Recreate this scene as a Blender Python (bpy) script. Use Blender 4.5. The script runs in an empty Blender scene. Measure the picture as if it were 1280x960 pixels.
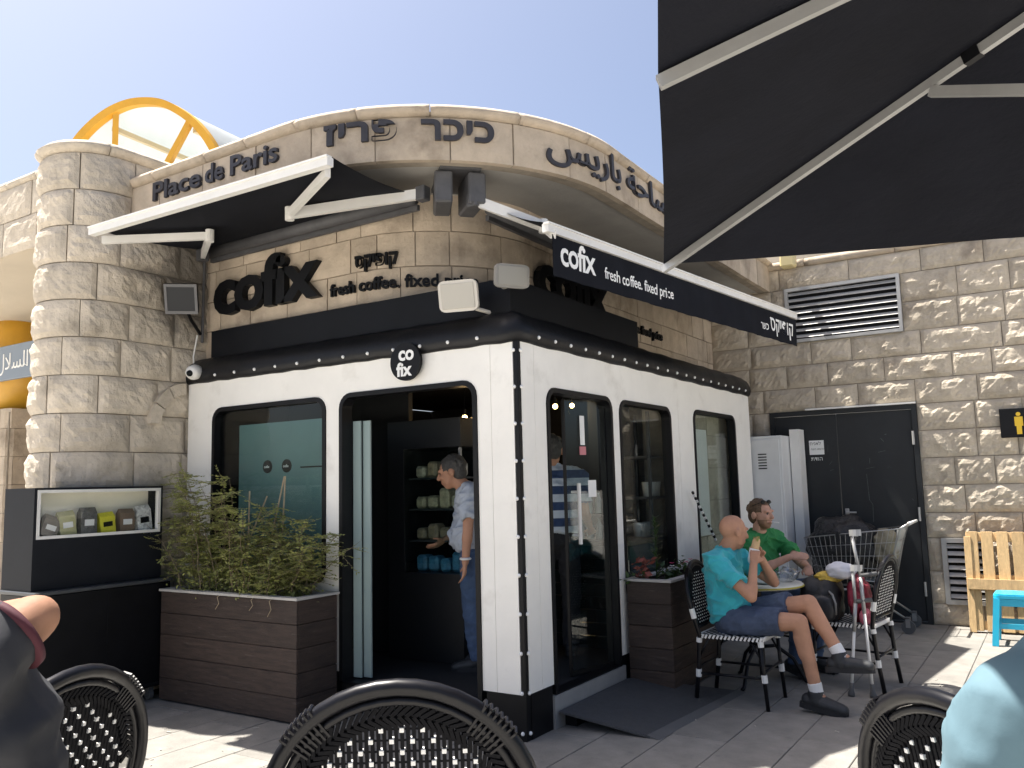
import bpy, bmesh, math, random
import numpy as np
from mathutils import Vector, Matrix, noise

# ------------------------------------------------------------------ camera, sky, sun, exposure
SC = bpy.context.scene
COL = SC.collection
V = Vector
F_PX, PITCH, ROLL, YAW = 1056.8, 0.118773, 0.0253067, 0.57019
CAM = V((2.758, -4.371, 1.5))
_cp, _sp, _cr, _sr, _ca, _sa = math.cos(PITCH), math.sin(PITCH), math.cos(ROLL), math.sin(ROLL), math.cos(YAW), math.sin(YAW)
_r, _d, _f = V((1, 0, 0)), V((0, _sp, -_cp)), V((0, _cp, _sp))
_r, _d = _cr * _r + _sr * _d, -_sr * _r + _cr * _d
_T = Matrix(((_ca, -_sa, 0), (_sa, _ca, 0), (0, 0, 1)))
RGT, DWN, FWD = _T @ _r, _T @ _d, _T @ _f
cam_data = bpy.data.cameras.new('camera')
cam = bpy.data.objects.new('camera', cam_data)
COL.objects.link(cam)
M = Matrix.Identity(4)
for i in range(3):
    M[i][0], M[i][1], M[i][2], M[i][3] = RGT[i], -DWN[i], -FWD[i], CAM[i]
cam.matrix_world = M
cam_data.sensor_width = 36.0
cam_data.lens = F_PX / 1280 * 36.0
cam_data.clip_start, cam_data.clip_end = 0.05, 500
SC.camera = cam
SC.render.resolution_x, SC.render.resolution_y = 1024, 768

SUN = V((-0.40, -0.05, 1.0)).normalized()
world = bpy.data.worlds.new('World')
SC.world = world
world.use_nodes = True
nt = world.node_tree
sky = nt.nodes.new('ShaderNodeTexSky')
sky.sky_type = 'NISHITA'
sky.sun_disc = False
sky.sun_elevation = math.asin(SUN.z)
sky.sun_rotation = math.atan2(SUN.x, SUN.y)
sky.air_density, sky.dust_density, sky.ozone_density = 0.75, 3.8, 0.6
bgn = nt.nodes['Background']
bgn.inputs['Strength'].default_value = 0.078
nt.links.new(sky.outputs[0], bgn.inputs['Color'])
sun_data = bpy.data.lights.new('sun', 'SUN')
sun_data.energy, sun_data.angle, sun_data.color = 5.0, math.radians(0.55), (1.0, 0.955, 0.88)
sun = bpy.data.objects.new('sun', sun_data)
COL.objects.link(sun)
sun.rotation_euler = (-SUN).to_track_quat('-Z', 'Y').to_euler()
sun.location = (0, 0, 12)
SC.view_settings.view_transform = 'Standard'
SC.view_settings.look = 'None'
SC.view_settings.exposure = 1.52
SC.view_settings.gamma = 1.0
SC.render.engine = 'CYCLES'
SC.cycles.max_bounces = 10
SC.cycles.diffuse_bounces = 5
SC.cycles.transparent_max_bounces = 12


def at(px, py, depth):
    """point `depth` metres along the view axis behind pixel (1280x960) of the photograph"""
    return CAM + (FWD * F_PX + RGT * (px - 640) + DWN * (py - 480)) * (depth / F_PX)


# ------------------------------------------------------------------ materials
MATS = {}


def mat(name, col, rough=0.6, metal=0.0, var=0.0, vscale=6.0, bump=0.0, bscale=40.0, objvar=0.0, spec=0.5, stain=None,
        sscale=2.0, slo=0.5, shi=0.7, stretch=None, detail=6.0, trans=0.0, sheen=0.0, dist=0.02, blot=None):
    if name in MATS:
        return MATS[name]
    m = bpy.data.materials.new(name)
    m.use_nodes = True
    n, l = m.node_tree.nodes, m.node_tree.links
    b = n['Principled BSDF']
    b.inputs['Roughness'].default_value = rough
    b.inputs['Metallic'].default_value = metal
    b.inputs['Specular IOR Level'].default_value = spec
    if sheen:
        b.inputs['Sheen Weight'].default_value = sheen
    tc = n.new('ShaderNodeTexCoord')
    vec = tc.outputs['Object']
    if stretch:
        mp = n.new('ShaderNodeMapping')
        mp.inputs['Scale'].default_value = stretch
        l.new(vec, mp.inputs['Vector'])
        vec = mp.outputs[0]
    c = n.new('ShaderNodeRGB')
    c.outputs[0].default_value = (*col, 1)
    cur = c.outputs[0]

    def noise_node(scale, det=detail):
        t = n.new('ShaderNodeTexNoise')
        t.inputs['Scale'].default_value = scale
        t.inputs['Detail'].default_value = det
        t.inputs['Roughness'].default_value = 0.62
        l.new(vec, t.inputs['Vector'])
        return t.outputs['Fac']

    def hsv(fac_sock, lo, hi, cur):
        mr = n.new('ShaderNodeMapRange')
        mr.inputs['From Min'].default_value, mr.inputs['From Max'].default_value = (0.3, 0.7) if fac_sock.name != 'Random' else (0, 1)
        mr.inputs['To Min'].default_value, mr.inputs['To Max'].default_value = lo, hi
        l.new(fac_sock, mr.inputs['Value'])
        h = n.new('ShaderNodeHueSaturation')
        l.new(mr.outputs[0], h.inputs['Value'])
        l.new(cur, h.inputs['Color'])
        return h.outputs[0]
    if var:
        cur = hsv(noise_node(vscale), 1 - var, 1 + var, cur)
    if objvar:
        oi = n.new('ShaderNodeObjectInfo')
        cur = hsv(oi.outputs['Random'], 1 - objvar, 1 + objvar, cur)
    if stain:
        r = n.new('ShaderNodeMapRange')
        r.inputs['From Min'].default_value, r.inputs['From Max'].default_value = slo, shi
        l.new(noise_node(sscale, 8.0), r.inputs['Value'])
        mx = n.new('ShaderNodeMix')
        mx.data_type = 'RGBA'
        l.new(r.outputs[0], mx.inputs['Factor'])
        l.new(cur, mx.inputs['A'])
        mx.inputs['B'].default_value = (*stain, 1)
        cur = mx.outputs['Result']
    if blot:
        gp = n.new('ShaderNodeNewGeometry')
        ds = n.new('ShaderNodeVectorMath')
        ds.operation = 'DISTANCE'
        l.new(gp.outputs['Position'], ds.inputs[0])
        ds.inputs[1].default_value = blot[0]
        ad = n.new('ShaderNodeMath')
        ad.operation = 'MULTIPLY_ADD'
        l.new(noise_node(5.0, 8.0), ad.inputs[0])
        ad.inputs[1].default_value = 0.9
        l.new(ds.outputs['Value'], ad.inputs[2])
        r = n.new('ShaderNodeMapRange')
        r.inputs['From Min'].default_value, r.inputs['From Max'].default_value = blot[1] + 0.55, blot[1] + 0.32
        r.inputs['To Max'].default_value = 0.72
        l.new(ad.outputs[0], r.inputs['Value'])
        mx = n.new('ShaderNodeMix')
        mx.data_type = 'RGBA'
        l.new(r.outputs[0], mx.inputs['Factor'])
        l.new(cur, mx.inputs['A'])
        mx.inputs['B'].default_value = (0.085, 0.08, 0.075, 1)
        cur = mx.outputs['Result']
    l.new(cur, b.inputs['Base Color'])
    if bump:
        bp = n.new('ShaderNodeBump')
        bp.inputs['Strength'].default_value = bump
        bp.inputs['Distance'].default_value = dist
        l.new(noise_node(bscale, 8.0), bp.inputs['Height'])
        l.new(bp.outputs[0], b.inputs['Normal'])
    if trans:
        tr = n.new('ShaderNodeBsdfTranslucent')
        l.new(cur, tr.inputs['Color'])
        mxs = n.new('ShaderNodeMixShader')
        mxs.inputs[0].default_value = trans
        l.new(b.outputs[0], mxs.inputs[1])
        l.new(tr.outputs[0], mxs.inputs[2])
        l.new(mxs.outputs[0], n['Material Output'].inputs['Surface'])
    MATS[name] = m
    return m


def glass_mat(name, tint, refl=1.0, rough=0.0):
    m = bpy.data.materials.new(name)
    m.use_nodes = True
    n, l = m.node_tree.nodes, m.node_tree.links
    n.remove(n['Principled BSDF'])
    t = n.new('ShaderNodeBsdfTransparent')
    t.inputs['Color'].default_value = (*tint, 1)
    g = n.new('ShaderNodeBsdfGlossy')
    g.inputs['Roughness'].default_value = rough
    fr = n.new('ShaderNodeFresnel')
    ge = n.new('ShaderNodeNewGeometry')
    io = n.new('ShaderNodeMapRange')
    io.inputs['To Min'].default_value, io.inputs['To Max'].default_value = 1.5, 1 / 1.5
    l.new(ge.outputs['Backfacing'], io.inputs['Value'])
    l.new(io.outputs[0], fr.inputs['IOR'])
    mul = n.new('ShaderNodeMath')
    mul.operation = 'MULTIPLY'
    mul.inputs[1].default_value = refl
    l.new(fr.outputs[0], mul.inputs[0])
    mx = n.new('ShaderNodeMixShader')
    l.new(mul.outputs[0], mx.inputs[0])
    l.new(t.outputs[0], mx.inputs[1])
    l.new(g.outputs[0], mx.inputs[2])
    l.new(mx.outputs[0], n['Material Output'].inputs['Surface'])
    MATS[name] = m
    return m


def emit_mat(name, col, s):
    m = bpy.data.materials.new(name)
    m.use_nodes = True
    b = m.node_tree.nodes['Principled BSDF']
    b.inputs['Base Color'].default_value = (*col, 1)
    b.inputs['Emission Color'].default_value = (*col, 1)
    b.inputs['Emission Strength'].default_value = s
    MATS[name] = m
    return m


STONE = mat('stone_rock_face', (0.475, 0.415, 0.33), 0.9, var=0.16, vscale=7, bump=0.5, bscale=38, objvar=0.10, spec=0.2,
            stain=(0.19, 0.15, 0.11), sscale=2.3, slo=0.56, shi=0.80, dist=0.03)
STONE_S = mat('stone_dressed', (0.46, 0.385, 0.30), 0.9, var=0.14, vscale=6, bump=0.4, bscale=34, objvar=0.09, spec=0.2,
              stain=(0.20, 0.16, 0.12), sscale=2.6, slo=0.54, shi=0.78)
STONE_P = mat('stone_pier', (0.54, 0.475, 0.385), 0.9, var=0.16, vscale=7, bump=0.5, bscale=36, objvar=0.07, spec=0.2,
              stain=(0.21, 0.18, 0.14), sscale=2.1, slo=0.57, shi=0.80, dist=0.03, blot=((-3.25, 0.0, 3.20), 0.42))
MORTAR = mat('mortar', (0.29, 0.25, 0.20), 0.95, var=0.2, vscale=9)
PLASTER = mat('soffit_plaster', (0.36, 0.345, 0.32), 0.9, var=0.08, vscale=3, stain=(0.13, 0.11, 0.09), sscale=1.5, slo=0.66, shi=0.74, bump=0.15, bscale=30)
PLASTER_L = mat('plaster_beige', (0.50, 0.44, 0.35), 0.9, var=0.05, vscale=2, bump=0.1)
PAVE = mat('paving_stone', (0.205, 0.193, 0.173), 0.85, var=0.2, vscale=5, bump=0.25, bscale=70, objvar=0.09, stain=(0.10, 0.095, 0.09), sscale=4.0, slo=0.56, shi=0.78)
WHITE = mat('white_panel_paint', (0.82, 0.80, 0.745), 0.5, var=0.05, vscale=2.5, stain=(0.60, 0.57, 0.51), sscale=2.6, slo=0.56, shi=0.82, bump=0.06, bscale=6)
WHITE2 = mat('white_metal', (0.72, 0.71, 0.68), 0.4, var=0.05, vscale=5)
BLACK = mat('black_paint', (0.005, 0.0053, 0.0065), 0.42, spec=0.2, var=0.25, vscale=8)
BLACKM = mat('black_matt', (0.007, 0.0075, 0.009), 0.7, spec=0.2, var=0.2, vscale=8)
TRIM = mat('black_vinyl', (0.008, 0.0082, 0.0095), 0.42, spec=0.28, var=0.25, vscale=5, bump=0.25, bscale=14, dist=0.015)
ROOFBOX = mat('black_sheet_metal', (0.006, 0.007, 0.0095), 0.5, spec=0.16, var=0.2, vscale=4)
CANVAS = mat('awning_canvas_black', (0.008, 0.009, 0.013), 0.9, spec=0.15, var=0.2, vscale=5, bump=0.2, bscale=120, dist=0.004)
PARA = mat('parasol_canvas', (0.0095, 0.0105, 0.0155), 0.9, spec=0.12, var=0.22, vscale=2.2, bump=0.5, bscale=3, dist=0.05, trans=0.06)
ALU = mat('aluminium_grey', (0.36, 0.36, 0.355), 0.38, metal=0.35, var=0.08, vscale=10)
ALUW = mat('aluminium_white', (0.70, 0.69, 0.66), 0.4, var=0.05, vscale=6)
BRKT = mat('bracket_grey', (0.075, 0.075, 0.08), 0.6, var=0.2, vscale=9)
LETTER = mat('letter_dark', (0.006, 0.0065, 0.008), 0.45, spec=0.18, var=0.1, vscale=9)
LETTER_G = mat('letter_grey', (0.042, 0.041, 0.048), 0.5, spec=0.3, var=0.2, vscale=9)
LETTER_W = mat('letter_white', (0.8, 0.8, 0.78), 0.6)
YELLOW = mat('yellow_paint', (0.62, 0.33, 0.03), 0.45, var=0.08, vscale=4)
POLYC = mat('polycarbonate_sheet', (0.62, 0.65, 0.66), 0.35, var=0.03, trans=0.5)
WOODD = mat('dark_stained_wood', (0.042, 0.027, 0.020), 0.7, var=0.4, vscale=5, bump=0.4, bscale=20, objvar=0.25, stretch=(1.2, 1.2, 9), stain=(0.12, 0.10, 0.085), sscale=6, slo=0.60, shi=0.85)
WOODR = mat('planter_rim', (0.42, 0.40, 0.37), 0.75, var=0.1, vscale=8)
SOIL = mat('soil', (0.035, 0.025, 0.018), 1.0, var=0.4, vscale=30, bump=0.8, bscale=50)
LEAF = mat('leaf_green', (0.32, 0.34, 0.11), 0.55, var=0.5, vscale=9, trans=0.4)
LEAF2 = mat('leaf_dark_green', (0.045, 0.085, 0.022), 0.5, var=0.4, vscale=25, trans=0.25)
STEM = mat('stem_brown', (0.16, 0.125, 0.075), 0.8, var=0.3, vscale=20)
STAKE = mat('bamboo_stake', (0.34, 0.27, 0.17), 0.7, var=0.25, vscale=20)
CHAIRB = mat('chair_black', (0.005, 0.005, 0.007), 0.34, spec=0.28, var=0.2, vscale=20)
WEAVE = mat('chair_weave_black', (0.006, 0.006, 0.0075), 0.75, spec=0.12, var=0.2, vscale=20)
SKIN3 = mat('skin_tanned', (0.31, 0.165, 0.105), 0.65, var=0.15, vscale=7, spec=0.2, bump=0.2, bscale=50, dist=0.006)
CHAIRW = mat('chair_white_cord', (0.74, 0.73, 0.70), 0.5)
DOORB = mat('door_black_steel', (0.010, 0.012, 0.014), 0.6, var=0.3, vscale=3, bump=0.12, bscale=8, stain=(0.055, 0.06, 0.062), sscale=5.5, slo=0.68, shi=0.82)
LOCK = mat('locker_white', (0.60, 0.61, 0.61), 0.45, var=0.05, vscale=4)
VENT = mat('vent_aluminium', (0.42, 0.415, 0.40), 0.5, metal=0.3, var=0.1, vscale=8)
PALLET = mat('pallet_pine', (0.52, 0.35, 0.17), 0.75, var=0.2, vscale=6, stretch=(8, 8, 1.2), objvar=0.12, bump=0.2, bscale=20)
BLUEP = mat('blue_plastic', (0.02, 0.42, 0.62), 0.35, var=0.04)
STEEL = mat('cart_steel', (0.34, 0.34, 0.34), 0.38, metal=0.7)
RUBBER = mat('rubber_grey', (0.09, 0.09, 0.09), 0.8)
BAGB = mat('black_plastic_bag', (0.012, 0.012, 0.014), 0.33, bump=0.9, bscale=9, dist=0.05)
SKIN = mat('skin', (0.44, 0.235, 0.15), 0.6, var=0.14, vscale=9, spec=0.25, bump=0.15, bscale=60, dist=0.006)
SKIN2 = mat('skin_pale', (0.50, 0.285, 0.20), 0.6, var=0.12, vscale=9, spec=0.25)
HAIR = mat('hair_brown', (0.11, 0.066, 0.036), 0.7, var=0.4, vscale=60, bump=0.6, bscale=90, dist=0.01)
HAIRG = mat('hair_dark_grey', (0.05, 0.048, 0.045), 0.7, var=0.4, vscale=60, bump=0.6, bscale=90, dist=0.01)
TEAL = mat('shirt_turquoise', (0.035, 0.38, 0.44), 0.85, var=0.08, vscale=5, bump=0.3, bscale=7, dist=0.02, sheen=0.2)
GREEN = mat('shirt_green', (0.025, 0.20, 0.055), 0.85, var=0.1, vscale=6, bump=0.5, bscale=9, dist=0.03)
DENIM = mat('denim', (0.055, 0.075, 0.125), 0.9, var=0.25, vscale=14, bump=0.4, bscale=12, dist=0.02)
JEANS = mat('jeans_blue', (0.05, 0.085, 0.16), 0.9, var=0.25, vscale=8, bump=0.4, bscale=10, dist=0.02)
SOCK = mat('sock_white', (0.68, 0.68, 0.68), 0.95, bump=0.3, bscale=60)
SHOE = mat('shoe_black', (0.022, 0.024, 0.027), 0.6, var=0.3, vscale=20)
SOLE = mat('shoe_sole', (0.016, 0.016, 0.018), 0.8)
GREYT = mat('shirt_pale_grey_blue', (0.40, 0.44, 0.50), 0.85, var=0.08, vscale=12, bump=0.4, bscale=8, dist=0.02)
DARKT = mat('shirt_charcoal', (0.019, 0.020, 0.025), 0.75, var=0.12, vscale=5, bump=0.15, bscale=5, dist=0.02)
MAROON = mat('sleeve_maroon', (0.055, 0.007, 0.015), 0.8)
SKYT = mat('shirt_sky_blue', (0.095, 0.165, 0.20), 0.85, var=0.06, vscale=4, bump=0.15, bscale=5, dist=0.02)
PAPER = mat('paper_white', (0.75, 0.75, 0.73), 0.8)
GLASS = glass_mat('window_glass', (0.90, 0.94, 0.93), 0.7)
GLASS_D = glass_mat('door_glass', (0.84, 0.89, 0.88), 0.8)
PLASTIC_CLEAR = glass_mat('clear_plastic', (0.80, 0.82, 0.84), 2.6, 0.08)
BULB = emit_mat('lit_bulb', (1.0, 0.62, 0.22), 9)
TEALP = mat('teal_blind', (0.085, 0.16, 0.16), 0.5, var=0.12, vscale=1.5)
TILE = mat('black_glazed_tile', (0.012, 0.022, 0.024), 0.12, objvar=0.3)
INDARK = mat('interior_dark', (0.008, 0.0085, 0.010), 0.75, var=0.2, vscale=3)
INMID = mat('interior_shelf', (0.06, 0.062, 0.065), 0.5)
LENS = mat('lamp_lens', (0.42, 0.40, 0.35), 0.25)
LAMPC = mat('lamp_housing_white', (0.56, 0.53, 0.47), 0.45, var=0.06)


def stripe_mat():
    m = bpy.data.materials.new('shirt_striped')
    m.use_nodes = True
    n, l = m.node_tree.nodes, m.node_tree.links
    b = n['Principled BSDF']
    b.inputs['Roughness'].default_value = 0.9
    tc = n.new('ShaderNodeTexCoord')
    sp = n.new('ShaderNodeSeparateXYZ')
    l.new(tc.outputs['Object'], sp.inputs[0])
    mu = n.new('ShaderNodeMath')
    mu.operation = 'MULTIPLY'
    mu.inputs[1].default_value = 8.2
    l.new(sp.outputs['Z'], mu.inputs[0])
    fr = n.new('ShaderNodeMath')
    fr.operation = 'FRACT'
    l.new(mu.outputs[0], fr.inputs[0])
    gt = n.new('ShaderNodeMath')
    gt.operation = 'GREATER_THAN'
    gt.inputs[1].default_value = 0.52
    l.new(fr.outputs[0], gt.inputs[0])
    mx = n.new('ShaderNodeMix')
    mx.data_type = 'RGBA'
    l.new(gt.outputs[0], mx.inputs['Factor'])
    mx.inputs['A'].default_value = (0.03, 0.055, 0.13, 1)
    mx.inputs['B'].default_value = (0.50, 0.55, 0.62, 1)
    l.new(mx.outputs['Result'], b.inputs['Base Color'])
    return m


STRIPE = stripe_mat()

# ------------------------------------------------------------------ mesh helpers
WM = {}          # world matrix of every object built


class MB:
    def __init__(s):
        s.v, s.f, s.mi = [], [], []

    def add(s, verts, faces, mi=0):
        o = len(s.v)
        s.v += [V(p) for p in verts]
        s.f += [tuple(i + o for i in q) for q in faces]
        s.mi += [mi] * len(faces)
        return s

    def box(s, lo, hi, m=None, mi=0):
        x0, y0, z0 = lo
        x1, y1, z1 = hi
        vs = [V((x, y, z)) for z in (z0, z1) for y in (y0, y1) for x in (x0, x1)]
        if m is not None:
            vs = [m @ p for p in vs]
        return s.add(vs, [(0, 2, 3, 1), (4, 5, 7, 6), (0, 1, 5, 4), (2, 6, 7, 3), (0, 4, 6, 2), (1, 3, 7, 5)], mi)

    def bbox(s, lo, hi, b=0.006, m=None, mi=0):
        """box with chamfered edges"""
        x0, y0, z0 = lo
        x1, y1, z1 = hi
        c = V(((x0 + x1) / 2, (y0 + y1) / 2, (z0 + z1) / 2))
        h = V((x1 - x0, y1 - y0, z1 - z0)) / 2
        b = min(b, 0.45 * min(h))
        bm = bmesh.new()
        bmesh.ops.create_cube(bm, size=2)
        for v in bm.verts:
            v.co = V((v.co.x * h.x, v.co.y * h.y, v.co.z * h.z))
        bmesh.ops.bevel(bm, geom=bm.edges[:], offset=b, segments=1, affect='EDGES')
        vs = [v.co + c for v in bm.verts]
        bm.verts.index_update()
        fs = [tuple(v.index for v in f.verts) for f in bm.faces]
        bm.free()
        if m is not None:
            vs = [m @ p for p in vs]
        return s.add(vs, fs, mi)

    def tube(s, path, r, n=8, mi=0, closed=False, cap=True, squash=None):
        path = [V(p) for p in path]
        k = len(path)
        rs = r if isinstance(r, (list, tuple)) else [r] * k
        rings = []
        up = None
        for i, p in enumerate(path):
            if closed:
                t = path[(i + 1) % k] - path[i - 1]
            else:
                t = path[min(i + 1, k - 1)] - path[max(i - 1, 0)]
            t = t.normalized() if t.length > 1e-9 else V((0, 0, 1))
            if up is None:
                up = V((0, 0, 1)) if abs(t.z) < 0.9 else V((1, 0, 0))
            a = (up - t * up.dot(t)).normalized()
            up = a
            b = t.cross(a)
            rings.append([p + (a * math.cos(2 * math.pi * j / n) + b * math.sin(2 * math.pi * j / n)) * rs[i] for j in range(n)])
        vs = [q for ring in rings for q in ring]
        fs = []
        for i in range(k if closed else k - 1):
            i2 = (i + 1) % k
            for j in range(n):
                fs.append((i * n + j, i * n + (j + 1) % n, i2 * n + (j + 1) % n, i2 * n + j))
        if cap and not closed:
            fs.append(tuple(range(n))[::-1])
            fs.append(tuple((k - 1) * n + j for j in range(n)))
        return s.add(vs, fs, mi)

    def bar(s, a, b, w, h, up=(0, 0, 1), mi=0):
        """rectangular bar from a to b; w across, h along up"""
        a, b = V(a), V(b)
        t = (b - a).normalized()
        u = V(up)
        u = (u - t * u.dot(t)).normalized()
        sd = t.cross(u)
        vs = []
        for p in (a, b):
            for du, ds in ((-1, -1), (-1, 1), (1, 1), (1, -1)):
                vs.append(p + u * du * h / 2 + sd * ds * w / 2)
        return s.add(vs, [(0, 1, 2, 3)[::-1], (4, 5, 6, 7), (0, 1, 5, 4), (1, 2, 6, 5), (2, 3, 7, 6), (3, 0, 4, 7)], mi)

    def lathe(s, prof, n=16, c=(0, 0, 0), mi=0, axis=None):
        c = V(c)
        vs, fs = [], []
        q = V((0, 0, 1)).rotation_difference(V(axis)).to_matrix() if axis is not None else Matrix.Identity(3)
        for r, z in prof:
            for j in range(n):
                a = 2 * math.pi * j / n
                vs.append(c + q @ V((max(r, 1e-4) * math.cos(a), max(r, 1e-4) * math.sin(a), z)))
        for i in range(len(prof) - 1):
            for j in range(n):
                fs.append((i * n + j, i * n + (j + 1) % n, (i + 1) * n + (j + 1) % n, (i + 1) * n + j))
        fs.append(tuple(range(n))[::-1])
        fs.append(tuple((len(prof) - 1) * n + j for j in range(n)))
        return s.add(vs, fs, mi)

    def ball(s, c, r, n=8, mi=0):
        if not isinstance(r, (tuple, list, Vector)):
            r = (r, r, r)
        c = V(c)
        vs, fs = [], []
        m = max(4, n // 2 + 1)
        for i in range(m + 1):
            t = math.pi * i / m
            for j in range(n):
                a = 2 * math.pi * j / n
                vs.append(c + V((r[0] * math.sin(t) * math.cos(a), r[1] * math.sin(t) * math.sin(a), r[2] * math.cos(t))) if 0 < i < m
                          else c + V((1e-4 * math.cos(a), 1e-4 * math.sin(a), r[2] * math.cos(t))))
        for i in range(m):
            for j in range(n):
                fs.append((i * n + j, (i + 1) * n + j, (i + 1) * n + (j + 1) % n, i * n + (j + 1) % n))
        fs.append(tuple(range(n)))
        fs.append(tuple(m * n + j for j in range(n))[::-1])
        return s.add(vs, fs, mi)

    def prism(s, poly, fn, c0, c1, mi=0):
        """extrude 2D polygon; fn(a,b,c)->world"""
        n = len(poly)
        vs = [fn(a, b, c0) for a, b in poly] + [fn(a, b, c1) for a, b in poly]
        fs = [tuple(range(n))[::-1], tuple(range(n, 2 * n))]
        fs += [(i, (i + 1) % n, n + (i + 1) % n, n + i) for i in range(n)]
        return s.add(vs, fs, mi)

    def build(s, name, m, parent=None, smooth=False, fix=True):
        me = bpy.data.meshes.new(name)
        inv = WM[parent].inverted() if parent is not None else Matrix.Identity(4)
        me.from_pydata([inv @ p for p in s.v], [], s.f)
        ms = m if isinstance(m, (list, tuple)) else [m]
        for q in ms:
            me.materials.append(q)
        if len(ms) > 1:
            me.polygons.foreach_set('material_index', s.mi)
        if fix:
            bm = bmesh.new()
            bm.from_mesh(me)
            bmesh.ops.recalc_face_normals(bm, faces=bm.faces[:])
            bm.to_mesh(me)
            bm.free()
        if smooth:
            me.shade_smooth()
        return place(name, me, parent)


def place(name, me, parent=None):
    o = bpy.data.objects.new(name, me)
    COL.objects.link(o)
    if parent is not None:
        o.parent = parent
        WM[o] = WM[parent].copy()
    else:
        WM[o] = Matrix.Identity(4)
    return o


def tag(o, label=None, cat=None, group=None, kind=None):
    if label:
        o['label'] = label
    if cat:
        o['category'] = cat
    if group:
        o['group'] = group
    if kind:
        o['kind'] = kind
    return o


def thing(name, label, cat, loc=(0, 0, 0), rz=0.0, group=None):
    o = bpy.data.objects.new(name, None)
    o.empty_display_size = 0.1
    COL.objects.link(o)
    o.location = loc
    o.rotation_euler = (0, 0, rz)
    WM[o] = Matrix.Translation(V(loc)) @ Matrix.Rotation(rz, 4, 'Z')
    return tag(o, label, cat, group)


def copy_tree(o, parent=None):
    c = o.copy()
    COL.objects.link(c)
    if parent is not None:
        c.parent = parent
    for ch in list(o.children):
        copy_tree(ch, c)
    return c


def rr(x0, y0, x1, y1, r, n=5, top_only=False):
    """rounded rectangle outline"""
    pts = []
    for cx, cy, a0, k in ((x1 - r, y1 - r, 0, 1), (x0 + r, y1 - r, 90, 1), (x0 + r, y0 + r, 180, 0 if top_only else 1), (x1 - r, y0 + r, 270, 0 if top_only else 1)):
        if k:
            for i in range(n + 1):
                a = math.radians(a0 + 90 * i / n)
                pts.append((cx + r * math.cos(a), cy + r * math.sin(a)))
        else:
            pts.append((x0, y0) if a0 == 180 else (x1, y0))
    return pts


def plate(mb, outer, holes, fn, c0, c1, mi=0):
    """flat plate with holes between c0 and c1 along the normal"""
    cu = bpy.data.curves.new('plate', 'CURVE')
    cu.dimensions = '2D'
    cu.fill_mode = 'BOTH'
    for poly in [outer] + holes:
        sp = cu.splines.new('POLY')
        sp.points.add(len(poly) - 1)
        for p, (a, b) in zip(sp.points, poly):
            p.co = (a, b, 0, 1)
        sp.use_cyclic_u = True
    cu.extrude = abs(c1 - c0) / 2
    ob = bpy.data.objects.new('plate', cu)
    me = bpy.data.meshes.new_from_object(ob)
    mid = (c0 + c1) / 2
    mb.add([fn(v.co.x, v.co.y, v.co.z + mid) for v in me.vertices], [tuple(p.vertices) for p in me.polygons], mi)
    bpy.data.objects.remove(ob)
    bpy.data.curves.remove(cu)
    bpy.data.meshes.remove(me)
    return mb


def text(body, size, fn, ext=0.005, bold=0.0, align='LEFT', xscale=1.0, width=None, sub=0.0, shear=0.0, mb=None, spacing=1.0):
    cu = bpy.data.curves.new('text', 'FONT')
    cu.body = body
    cu.size = size
    cu.extrude = ext
    cu.offset = bold
    cu.align_x = align
    cu.shear = shear
    cu.space_character = spacing
    cu.resolution_u = 3
    ob = bpy.data.objects.new('text', cu)
    me = bpy.data.meshes.new_from_object(ob)
    mb = mb or MB()
    if width:
        xs = [v.co.x for v in me.vertices]
        xscale = width / (max(xs) - min(xs))
    mb.add([fn(v.co.x * xscale, v.co.y, v.co.z + ext) for v in me.vertices], [tuple(p.vertices) for p in me.polygons])
    bpy.data.objects.remove(ob)
    bpy.data.curves.remove(cu)
    bpy.data.meshes.remove(me)
    return mb


def LF(a, b, c):      # left face of the kiosk: a = x, b = z, c outward
    return V((a, -c, b))


def RF(a, b, c):      # right face: a = y, b = z, c outward
    return V((c, a, b))


def rounded_path(x0, y0, R, cx, cy, x1, y1):
    """straight along +x at y0 (=cy-R), quarter turn, straight along +y at x1 (=cx+R)"""
    L1, L2, L3 = cx - x0, math.pi / 2 * R, y1 - cy

    def p(s, z, d):
        if s < L1:
            return V((x0 + s, cy - R - d, z))
        if s < L1 + L2:
            a = -math.pi / 2 + (s - L1) / R
            return V((cx + (R + d) * math.cos(a), cy + (R + d) * math.sin(a), z))
        return V((cx + R + d, cy + s - L1 - L2, z))
    return p, L1 + L2 + L3


RND = random.Random(7)


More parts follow.
